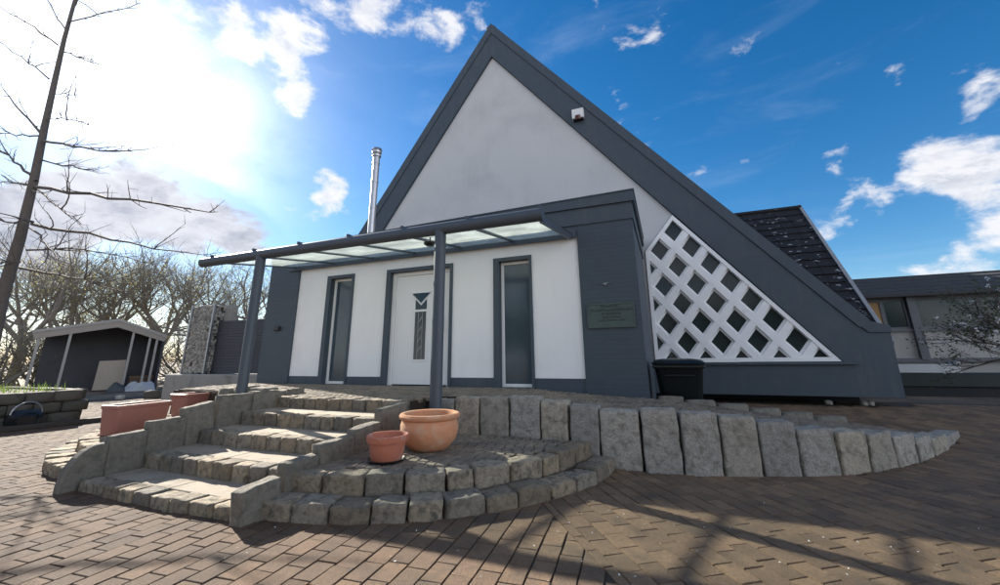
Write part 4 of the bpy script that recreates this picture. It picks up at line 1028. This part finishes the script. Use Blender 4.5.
tree('bare_tree', 'wide bare tree with budding twigs rising behind the gabion column', at(200, 29), 7.9, .24, 21, 5, 'leaf', 900, .05, split=2, spread=.9, stems=6, up=.05)
tree('bare_tree', 'bare tree showing between the left canopy post and the slatted screen', at(246, 31), 8.6, .26, 5, 5, 'leaf', 900, .05, split=2, spread=.85, stems=5)
tree('leafing_tree', 'tall tree with fresh yellow-green leaves beyond the shed roof', at(62, 33), 8.0, .3, 8, 5, 'leaf', 3600, .045, split=2, spread=.85, stems=6, lspread=.45)
tree('leafing_tree', 'thin tree with sparse young leaves at the outer side of the shed', at(16, 30), 6.6, .22, 12, 5, 'leaf', 2200, .042, split=2, spread=.85, stems=5, lspread=.4)
tree('leafing_tree', 'low broad tree in young leaf peeking over the middle of the shed roof', at(108, 36), 6.6, .25, 15, 5, 'leaf', 3000, .045, split=2, spread=.9, stems=6, lspread=.5)
tree('bare_tree', 'distant bare tree filling the gap between shed roof and gabion column', at(152, 36), 8.6, .24, 19, 5, 'leaf', 1300, .055, split=2, spread=.9, stems=6)
for i, (x_, y_, h_) in enumerate(((-6,-30,6),(1,-33,7),(8,-31,6),(15,-30,6.5),(23,-25,6),(-14,-31,6.5))):
    tree('garden_tree', ['round-crowned','tall','dense','spreading','leaning','broad'][i]+' leafy tree across the yard, mirrored in the church windows', (x_,y_,GZ), h_, .25, 200+i, 3, 'leaf_dark', 4500, .30, split=3, spread=.9, stems=6, lspread=.7, th=.2)
# a loose hedge behind the shed, thin stems
for i, (px, dist, lb) in enumerate(((8,27,'brown leafless hedge clump left of the shed near the frame of bare tree'),(40,29,'brown leafless hedge clump behind the left post of the shed'),(75,31,'brown leafless hedge clump behind the middle of the shed'),(140,33,'brown leafless hedge clump behind the right end of the shed'),(185,30,'brown leafless hedge clump behind the gabion column'))):
    tree('hedge_clump', lb, at(px, dist), 2.5, .09, 60+i, 4, 'leaf', 900, .05, split=2, spread=1.0, stems=6, cat='hedge', th=.08, lspread=.5)
# the near bare tree: straight trunk, branches drawn out sideways
TY = -2.75
def tp(px, py, dy=0.0): return un(px, py, 'y', TY+dy)
nt = thing('bare_tree', 'tall straight bare tree with long drooping side branches growing from the raised bed', 'tree', (tp(-12,360).x, TY, rtop-.06))
b0 = tp(-20, 395); tk = [Vector((b0.x, TY, rtop-.1)), tp(1,300), tp(20,238), tp(34,180), tp(44,130), tp(55,80), tp(64,40), tp(75,0), tp(90,-60), tp(104,-120)]
mb = MB(); rads = [.125,.108,.09,.076,.066,.055,.045,.036,.024,.01]
o_ = 0
for i, P in enumerate(tk):
    d_ = (tk[min(i+1,len(tk)-1)]-tk[max(i-1,0)]).normalized(); q = d_.to_track_quat('Z','Y')
    for k_ in range(12): a = 2*math.pi*k_/12; mb.v.append(tuple(P+q @ Vector((rads[i]*math.cos(a), rads[i]*math.sin(a), 0))))
for i in range(len(tk)-1):
    for k_ in range(12): mb.f.append((i*12+k_, i*12+(k_+1)%12, (i+1)*12+(k_+1)%12, (i+1)*12+k_))
sub('trunk', nt, mb, 'bark', True)
BR = [((44,141),(85,152),(126,152),.03,-.5),((37,187),(120,198),(213,215),.04,-.9),((32,224),(110,238),(205,257),.036,.6),((20,268),(70,275),(120,291),.03,.5),
      ((41,133),(18,108),(-6,78),.035,.4),((36,181),(14,160),(-8,142),.035,-.3),((38,187),(18,184),(-10,182),.03,.3),((33,222),(14,220),(-12,223),.028,-.6),((49,79),(25,58),(-8,38),.022,.4),((58,45),(30,22),(-8,4),.02,-.4),
      ((60,52),(78,55),(92,62),.018,.4),((69,22),(100,12),(138,6),.018,-.5),((66,30),(50,8),(40,-14),.018,.5),((72,8),(84,-8),(98,-20),.018,.3),((42,160),(62,166),(95,170),.02,.8),((38,190),(58,208),(78,222),.02,-.6),
      ((30,228),(52,245),(60,262),.02,-.7),((26,250),(80,246),(140,262),.022,1.1),((46,120),(70,116),(88,124),.014,-.8),((43,136),(16,136),(-6,132),.022,.9),((20,262),(4,262),(-12,268),.022,-.5),((50,95),(66,92),(80,98),.012,.6)]
rr = random.Random(51); mb = MB()
for (a_, m__, c_, r_, dy) in BR:
    A = tp(*a_); B = tp(*m__, dy*.5); C_ = tp(*c_, dy); pts = []
    for i in range(9):
        t_ = i/8; P = A*(1-t_)**2+B*2*t_*(1-t_)+C_*t_*t_; P = P+Vector((rr.uniform(-1,1), rr.uniform(-1,1), rr.uniform(-1,1)))*.035*(i > 0); pts.append(P)
    branch_mesh(mb, pts, r_, .006, 5)
    for n_s in range(3 if r_ > .02 else 1):
        k0 = rr.randint(1, 6); P0 = pts[k0]; dd = (pts[k0+1]-pts[k0]).normalized(); v_ = (dd*.8+Vector((rr.uniform(-.6,.6), rr.uniform(-.8,.8), rr.uniform(-.25,.7)))).normalized(); L_ = rr.uniform(.5,1.3); sp_ = [P0]
        for q_i in range(6):
            v_ = (v_+Vector((rr.uniform(-.25,.25), rr.uniform(-.25,.25), rr.uniform(-.15,.28)))).normalized(); sp_.append(sp_[-1]+v_*L_/6)
            if q_i: branch_mesh(mb, [sp_[-1], sp_[-1]+(v_+Vector((rr.uniform(-.8,.8), rr.uniform(-.8,.8), rr.uniform(-.4,.8)))).normalized()*rr.uniform(.08,.25)], .005, .002, 3)
        branch_mesh(mb, sp_, .013, .003, 4)
    for i in range(2, 9):
        for s_ in range(2):
            P = pts[i]; v_ = Vector((rr.uniform(-1,1), rr.uniform(-1,1), rr.uniform(-.5,1))).normalized()*.45+(pts[i]-pts[i-1]).normalized()*.8
            L_ = rr.uniform(.08,.34)*(1.1 if i < 7 else .6); Q = P+v_.normalized()*L_; R2 = Q+(v_+Vector((rr.uniform(-.5,.5),rr.uniform(-.5,.5),.1))).normalized()*L_*.6
            branch_mesh(mb, [P, Q, R2], .0075, .003, 3)
            if rr.random() < .5: branch_mesh(mb, [Q, Q+Vector((rr.uniform(-1,1), rr.uniform(-1,1), rr.uniform(-.5,1)))*.16], .004, .002, 3)
o = mb.build('branches', 'bark', fix=False); o.parent = nt; o.location = -Vector(nt.location)
# ================================================================ RIGHT SIDE
BYY = 10.0
bl = thing('low_building', 'long grey low building with dark roof, big windows and grey columns right of the church', 'building', (14, BYY, -.5))
q = lambda px, py, dy=0.0: un(px, py, 'y', BYY+dy)
zr1 = q(930,274,1.5).z; zev = q(930,291).z; zw1 = q(930,297).z; zw0 = q(930,329).z; zp0 = q(930,358).z
x0, x1 = 8.2, 24.0
mb = MB(); mb.add([(x0,BYY-.35,zev-.06),(x1,BYY-.35,zev-.06),(x1,BYY+1.6,zr1),(x0,BYY+1.6,zr1),(x0,BYY-.35,zev-.16),(x1,BYY-.35,zev-.16),(x1,BYY+1.6,zr1-.2),(x0,BYY+1.6,zr1-.2)], [(0,1,2,3),(7,6,5,4),(0,4,5,1),(1,5,6,2),(2,6,7,3),(3,7,4,0)]); sub('roof', bl, mb, 'roof')
for i in range(5):
    f = (i+.5)/5; y_, z_ = BYY-.35+1.95*f, zev-.06+(zr1-zev+.06)*f; mb = MB(); mb.box(x0, x1, y_-.02, y_+.02, z_-.02, z_+.035); sub('roof_seam', bl, mb, 'roof')
mb = MB(); mb.box(x0, x1, BYY+.02, BYY+5, -.8, zw0); sub('lower_wall', bl, mb, 'bwall')
mb = MB(); mb.box(x0, x1, BYY+.02, BYY+5, zw1, zev-.05); sub('upper_wall', bl, mb, 'bwall')
mb = MB(); mb.box(x0, x1, BYY+1.2, BYY+5, zw0, zw1); sub('room_wall', bl, mb, 'shed_wall')
cols = [q(914,320).x, q(914,320).x+3.15, q(914,320).x+6.3, q(914,320).x-3.15]
for cx in cols:
    mb = MB(); mb.box(cx-.10, cx+.10, BYY-.12, BYY+.10, zp0-.05, zev-.08); sub('column', bl, mb, 'bgrey')
mb = MB(); mb.box(x0, x1, BYY-.05, BYY+.019, zw0-.06, zw0+.02); sub('sill', bl, mb, 'bgrey')
mb = MB(); mb.box(x0, x1, BYY-.08, BYY+.018, zp0-.12, zp0-.0); sub('ledge', bl, mb, 'bgrey')
mb = MB(); mb.box(x0, x1, BYY-.04, BYY+.017, zw1-.02, zw1+.06); sub('head_trim', bl, mb, 'bgrey')
edges = sorted(cols); 
for (a_, b_) in zip(edges, edges[1:]):
    n_ = 5 if b_ <= q(914,320).x+.1 else 2
    for i in range(n_):
        xa_ = a_+.12+(b_-a_-.24)*i/n_; xb_ = a_+.12+(b_-a_-.24)*(i+1)/n_
        mb = MB(); mb.box(xa_, xa_+.05, BYY-.0, BYY+.06, zw0+.02, zw1-.02); mb.box(xb_-.05, xb_, BYY-.0, BYY+.06, zw0+.02, zw1-.02); mb.box(xa_+.05, xb_-.05, BYY, BYY+.06, zw1-.09, zw1-.02); mb.box(xa_+.05, xb_-.05, BYY, BYY+.06, zw0+.02, zw0+.08)
        wf = sub('window_frame', bl, mb, 'bgrey')
        mt_ = 'glass_lat'
        if b_ <= q(914,320).x+.1 and i == 3: mt_ = 'orange'
        mb = MB(); mb.box(xa_+.05, xb_-.05, BYY+.03, BYY+.045, zw0+.08, zw1-.09); sub('pane', bl, mb, mt_, label='orange blind behind the glass' if mt_ == 'orange' else None)
# low dark wall with a green rail in front
LY = 5.6; z0_ = -.72; z1_ = un(950,387,'y',LY).z; z2_ = un(950,373,'y',LY).z; z3_ = un(925,363,'y',LY).z
wl = thing('garden_wall', 'low dark plinth with a wide dark green rail right of the church', 'wall', (14, LY, -.5))
mb = MB(); mb.box(8.3, 22, LY+.06, LY+.3, z0_, z1_); sub('plinth', wl, mb, 'navy')
mb = MB(); mb.box(8.3, 22, LY, LY+.36, z1_+.002, z2_, .01); sub('rail', wl, mb, 'darkgreen')
xa_, xb_ = 8.35, un(957,367,'y',LY+.15).x
bb = thing('white_bench_top', 'long white board lying on the green rail next to the church', 'board', ((xa_+xb_)/2, LY+.15, z2_))
mb = MB(); mb.box(xa_, xb_, LY+.02, LY+.34, z2_+.002, z3_-.03, .006); sub('slab', bb, mb, 'bwhite')
mb = MB(); mb.box(xb_-.05, xb_+.04, LY+.06, LY+.30, z3_-.028, z3_+.03, .004); sub('end_cap', bb, mb, 'bwhite')
# strip of rubble in the shade under the gable
for i, (px, py) in enumerate(((826,396),(862,399),(868,400))):
    P = un(px, py, 'y', 3.35); me = rough_block((.055,.05,.04), 1800+i, 3, .2, .012, 9); 
    o = put('loose_stone', me, 'stonew', None, (P.x, 3.3, gh(P.x,3.3)+.03), .4*i); tag(o, ['pale pebble lying alone in the shade under the lattice window','flat grey stone under the gable edge, touching its neighbour','rounded stone nearest the outer corner of the gable base'][i], 'stone')
# blossoming shrub
SB = Vector((10.95, 4.6, gh(10.95, 4.6)))
sh = thing('blossoming_shrub', 'spreading shrub with small dark leaves and white blossoms before the low building', 'shrub', SB)
rr = random.Random(71); mb = MB(); tips = []
mb_t = MB(); branch_mesh(mb_t, [SB-Vector((0,0,.1)), SB+Vector((-.05,0,.5)), SB+Vector((-.12,.02,.92))], .05, .036, 7); sub('stem', sh, mb_t, 'bark', True)
top = SB+Vector((-.12,.02,.9))
for d_ in ((-1,0,.35),(-.8,.3,.75),(-.3,-.3,1),(.4,.2,.9),(.9,0,.6),(-.6,-.4,.5),(.2,.6,.8),(-1,.1,.1),(.6,-.5,.7)):
    grow(mb, None, top, Vector(d_), .70, .026, rr, 3, .06, .75, tips, 3, .25)
o = mb.build('branches', 'bark', fix=False); o.parent = sh; o.location = -SB
ml = MB(); mp = MB()
def blade(m_, c_, s_, w_):
    a = Vector((rr.uniform(-1,1), rr.uniform(-1,1), rr.uniform(-1,1))).normalized(); b = a.orthogonal().normalized(); m_.add([c_-a*s_, c_+b*s_*w_, c_+a*s_, c_-b*s_*w_], [(0,1,2,3)])
for i in range(3000): blade(ml, Vector(rr.choice(tips))+Vector((rr.gauss(0,.055), rr.gauss(0,.055), rr.gauss(0,.055))), rr.uniform(.02,.04), .5)
for i in range(85):
    c_ = Vector(rr.choice(tips))
    for k_ in range(7): blade(mp, c_+Vector((rr.gauss(0,.02), rr.gauss(0,.02), rr.gauss(0,.02))), .026, .7)
o = ml.build('leaves', 'leaf_dark', fix=False); o.parent = sh; o.location = -SB; tag(o, kind='stuff')
o = mp.build('blossoms', 'petal', fix=False); o.parent = sh; o.location = -SB; tag(o, kind='stuff')
rr = random.Random(91); mb = MB()
for i in range(150):
    x, y = rr.gauss(4.6, 1.6), rr.gauss(-3.2, .9)
    if covered(x, y) or y < -5.5: continue
    blade_z = gh(x, y)+.006; s_ = rr.uniform(.003,.0085); a = rr.uniform(0, 6.28); ca_, sa_ = math.cos(a)*s_, math.sin(a)*s_
    mb.add([(x-ca_,y-sa_,blade_z),(x+sa_*.7,y-ca_*.7,blade_z+.003),(x+ca_,y+sa_,blade_z+.005),(x-sa_*.7,y+ca_*.7,blade_z+.002)], [(0,1,2,3)])
o = mb.build('fallen_petals', 'petal', fix=False); tag(o, 'tiny white petals scattered over the pavers before the ramp', 'petals', kind='stuff')
S.render.engine = 'CYCLES'
